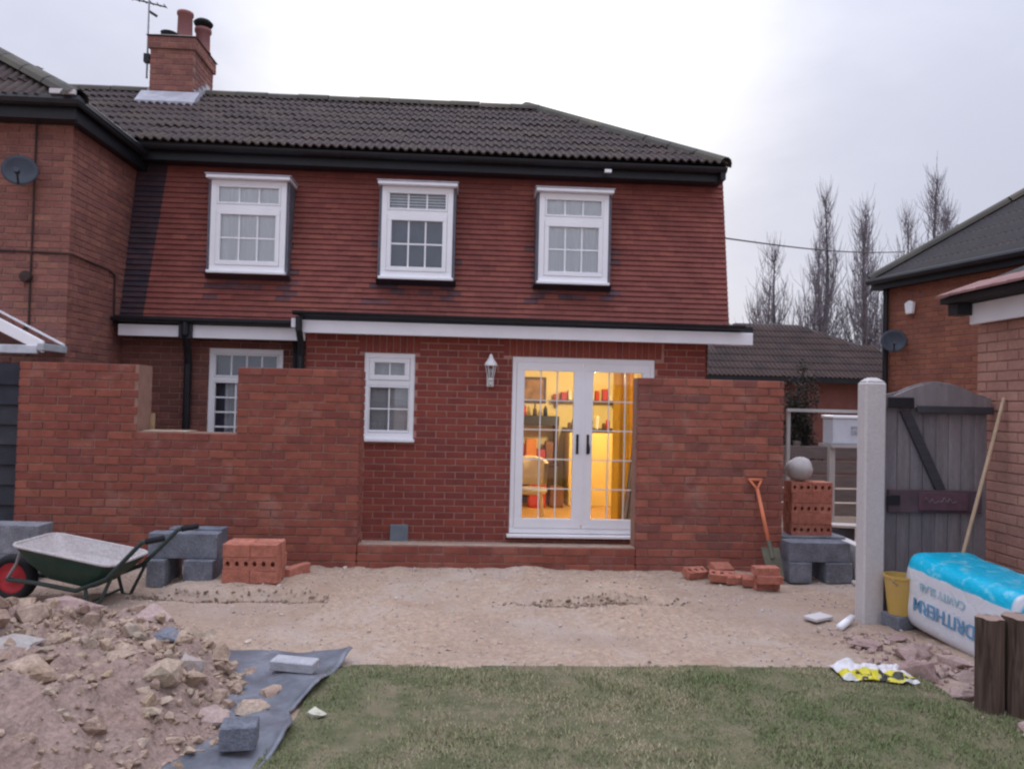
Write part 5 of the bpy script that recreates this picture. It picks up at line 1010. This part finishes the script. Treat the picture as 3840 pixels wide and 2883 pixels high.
ns = noise(t, q_.outputs[0], 1, 5, .65, .6); t.links.new(mixc(t, mapr(t, ns, .35, .68, 0, 1), (.045, .026, .018), (.155, .105, .078)), b.inputs['Base Color']); b.inputs['Roughness'].default_value = .9; bp = t.nodes.new('ShaderNodeBump'); bp.inputs['Strength'].default_value = .8; bp.inputs['Distance'].default_value = .02; t.links.new(ns, bp.inputs['Height']); t.links.new(bp.outputs[0], b.inputs['Normal'])
CUT = mat('cut_log_end', (.36, .27, .22), .9, col2=(.28, .19, .16), sc=22, var=.3, bump=.4)
for i, (x, y, r_, h_, lb) in enumerate(((2.72, 3.83, .066, .495, 'slim upright log at the left of the log edging in the right corner'), (2.872, 3.80, .088, .508, 'thick upright log in the middle of the log edging in the right corner'), (3.08, 3.78, .10, .50, 'upright log at the right end of the log edging, cut by the frame'))):
    lt = thing('log_post', lb, 'log', (x, y, 0), 'log edging in the right corner'); q = MB(); n = 26; rows = 7; v_, f_ = [], []
    for k in range(rows):
        for j in range(n): th = 2*math.pi*j/n; rr_ = r_*(1+.05*math.sin(5*th+i*2)+.035*math.sin(11*th+k*.3+i)+.02*math.sin(17*th)); v_.append((x+rr_*math.cos(th), y+rr_*math.sin(th), -.05+(h_+.05)*k/(rows-1)))
    f_ = [(k*n+j, k*n+(j+1) % n, (k+1)*n+(j+1) % n, (k+1)*n+j) for k in range(rows-1) for j in range(n)]; q.add(v_, f_); q.build('bark', LOG, lt, smooth=True); q = MB(); q.add([(p[0]*.0+x+(p[0]-x)*1.0, y+(p[1]-y)*1.0, h_+.001+.004*math.sin(j)) for j, p in enumerate(v_[-n:])]+[(x, y, h_+.008)], [(j, (j+1) % n, n) for j in range(n)]); q.build('cut_end', CUT, lt)
for i, (x, y, s, zs, lb) in enumerate(((2.66, 4.36, .15, .95, 'largest reddish stone beside the yellow bag'), (2.78, 4.62, .16, .6, 'flat reddish stone behind the largest one'), (2.90, 4.22, .13, .6, 'reddish stone in front of the insulation pack'), (2.72, 4.03, .11, .55, 'reddish stone at the lawn edge nearest the log edging'), (2.84, 3.98, .12, .6, 'reddish stone against the slim log'), (2.62, 4.87, .13, .5, 'flat stone on the sand behind the yellow bag'), (2.97, 4.50, .13, .5, 'stone tucked under the insulation pack'), (2.95, 5.05, .10, .5, 'stone at the foot of the concrete post'), (2.62, 3.72, .08, .5, 'small stone at the lawn edge in front of the slim log'), (2.75, 3.58, .09, .5, 'stone at the lawn edge before the thick log'))):
    lump(x, y, s, lb, 'stones edging the lawn on the right', M=RST if i else (RST := mat('reddish_stone', None, .95, sc=7, var=.25, bump=.6, bsc=50, fine=.2, ramp=[(.40, .285, .255), (.34, .235, .215), (.44, .33, .30), (.36, .27, .24)])), zs=zs)
n = 420; px = rng.uniform(2.5, 3.1, n); py = rng.uniform(3.4, 5.2, n); sz = np.clip(rng.lognormal(-4.2, .5, n), .006, .04); scatter('edging_rubble', px, py, gz(px, py)+sz*.3, sz, RST, 'small reddish stones and soil along the right lawn edge', 'rubble')
# crumpled yellow and white bag
BG = D.materials.new('printed_bag'); BG.use_nodes = True; t = BG.node_tree; b = t.nodes['Principled BSDF']; tcg = t.nodes.new('ShaderNodeTexCoord').outputs['Object']; s3 = t.nodes.new('ShaderNodeSeparateXYZ'); t.links.new(tcg, s3.inputs[0]); nz = noise(t, tcg, 6, 4, .6, .8); v_ = mth(t, 'ADD', s3.outputs[1], mth(t, 'MULTIPLY', mth(t, 'SUBTRACT', nz, .5), .22))
c = mixc(t, mapr(t, v_, -.035, -.03, 0, 1), (.62, .54, .02), (.66, .64, .66)); c = mixc(t, mth(t, 'MULTIPLY', mapr(t, v_, -.075, -.08, 0, 1), mapr(t, noise(t, tcg, 14, 2), .5, .53, 0, 1)), c, (.03, .03, .02)); c = mixc(t, mapr(t, v_, -.125, -.13, 0, 1), c, (.60, .60, .58)); t.links.new(c, b.inputs['Base Color']); b.inputs['Roughness'].default_value = .4
gxx, gyy = np.meshgrid(np.linspace(-.21, .21, 46), np.linspace(-.13, .13, 30)); zz = .055+.05*fbm(gxx+3, gyy, 9, 4, 77) + .03*fbm(gxx, gyy+2, 22, 2, 78); zz = zz*(1-.6*np.maximum(np.abs(gxx)/.21, np.abs(gyy)/.13)**4); gyy2 = gyy*(1+.25*fbm(gxx, gyy*0, 8, 2, 79)); zz = np.maximum(zz, .012); i2 = np.arange(gxx.size).reshape(gxx.shape); q2 = np.stack([i2[:-1, :-1].ravel(), i2[:-1, 1:].ravel(), i2[1:, 1:].ravel(), i2[1:, :-1].ravel()], 1)
o = link('crumpled_bag', fastmesh('crumpled_bag', np.stack([gxx.ravel(), gyy2.ravel(), zz.ravel()], 1), q2, BG)); o.location = (2.37, 4.33, .012); o.rotation_euler = (0, 0, R(-6)); sm = o.modifiers.new('thickness', 'SOLIDIFY'); sm.thickness = .004; tag(o, 'crumpled yellow and white plastic bag on the lawn edge', 'bag')
# ------------------------------------------------------------------ membrane and what lies on it
MEM = mat('grey_plastic_membrane', (.12, .13, .155), .45, col2=(.18, .19, .22), sc=4, var=.2, bump=.25, bsc=18, spec=.5, fine=.12)
outer = [(-.66, 4.60), (-.69, 4.44), (-.74, 4.26), (-.75, 4.05), (-.82, 3.86), (-.835, 3.77), (-.78, 3.60), (-.785, 3.43), (-.84, 3.18), (-.95, 2.9), (-1.0, 2.5)]; inner = [(-1.45, 4.68), (-1.42, 4.45), (-1.38, 4.26), (-1.35, 4.05), (-1.35, 3.86), (-1.3, 3.77), (-1.28, 3.6), (-1.28, 3.43), (-1.28, 3.18), (-1.35, 2.9), (-1.45, 2.5)]
def interp(c, s): s = s*(len(c)-1); i = min(int(s), len(c)-2); f_ = s-i; f_ = f_*f_*(3-2*f_)*.5+f_*.5; return (c[i][0]*(1-f_)+c[i+1][0]*f_, c[i][1]*(1-f_)+c[i+1][1]*f_)
NS, NT = 120, 40; V = []
for i in range(NS):
    for j in range(NT):
        s, u = i/(NS-1), j/(NT-1); a, b = interp(outer, s), interp(inner, s); x = a[0]*(1-u)+b[0]*u; y = a[1]*(1-u)+b[1]*u; V.append((x, y, u))
V = np.array(V); zz = .036 + .018*fbm(V[:, 0], V[:, 1], 4.5, 3, 91) + .026*np.sin(V[:, 1]*11+V[:, 0]*7)*sst(.5, .0, V[:, 2]) + .02*sst(.10, 0, V[:, 2]) - .012*sst(.03, 0, V[:, 2]); hmin = np.maximum(hz(V[:, 0], V[:, 1]), 0); zz = np.where(hmin < .05, np.maximum(zz, hmin+.008), zz); V[:, 2] = np.maximum(zz, .012); i2 = np.arange(NS*NT).reshape(NS, NT); q2 = np.stack([i2[:-1, :-1].ravel(), i2[:-1, 1:].ravel(), i2[1:, 1:].ravel(), i2[1:, :-1].ravel()], 1)
o = link('plastic_membrane', fastmesh('plastic_membrane', V, q2, MEM, True)); sm = o.modifiers.new('thickness', 'SOLIDIFY'); sm.thickness = .003; tag(o, 'grey plastic sheet lying between the soil heap and the lawn', 'plastic sheet')
PALEB = mat('pale_block', (.40, .40, .43), .95, sc=14, var=.2, bump=.6, bsc=90, fine=.15); blk(-.93, 4.28, .055, .25, .10, .055, -14, 'pale grey block lying on the upper end of the plastic sheet', M=PALEB, rx_=3); blk(-.955, 3.36, .05, .15, .12, .10, 8, 'grey block standing on the lower end of the plastic sheet')
lump(-.70, 3.74, .05, 'small white stone on the grass beside the plastic sheet', None, 'white_stone', 'stone', mat('white_stone', (.62, .60, .48), .9, sc=12, var=.15, bump=.5), .02)
PALEL = mat('pale_lump', (.40, .37, .35), .97, col2=(.33, .27, .245), sc=9, var=.25, bump=.8, bsc=40, fine=.2)
for x, y, s, zs, M_, lb in ((-1.86, 3.42, .17, .5, STONE, 'large flat tan slab on the soil heap at the left edge'), (-1.36, 3.86, .12, .9, PALEL, 'upright grey lump in the middle of the soil heap'), (-1.92, 4.88, .10, .6, PALEL, 'pale lump at the back of the soil heap'), (-2.2, 4.42, .16, .7, RST, 'pinkish lump at the back left of the soil heap'), (-1.03, 3.78, .11, .6, STONE, 'tan lump at the edge of the plastic sheet'), (-.98, 4.0, .10, .7, STONE, 'brownish lump on the plastic sheet'), (-1.55, 4.15, .09, .5, BLOCK, 'blue grey lump in the soil heap'), (-1.2, 4.32, .12, .5, STONE, 'wide lump at the back of the plastic sheet'), (-1.75, 4.4, .12, .55, RST, 'wide pinkish lump behind the blue grey one'), (-2.15, 3.75, .17, .32, PALEL, 'broad pale slab on the left of the soil heap'), (-1.62, 3.72, .13, .4, STONE, 'tan slab beside the upright grey lump'), (-2.55, 4.1, .16, .4, STONE, 'wide tan slab at the far left of the soil heap'), (-1.15, 3.55, .12, .4, RST, 'pinkish slab near the grey block on the plastic sheet')): lump(x, y, s, lb, None, M=M_, zs=zs)
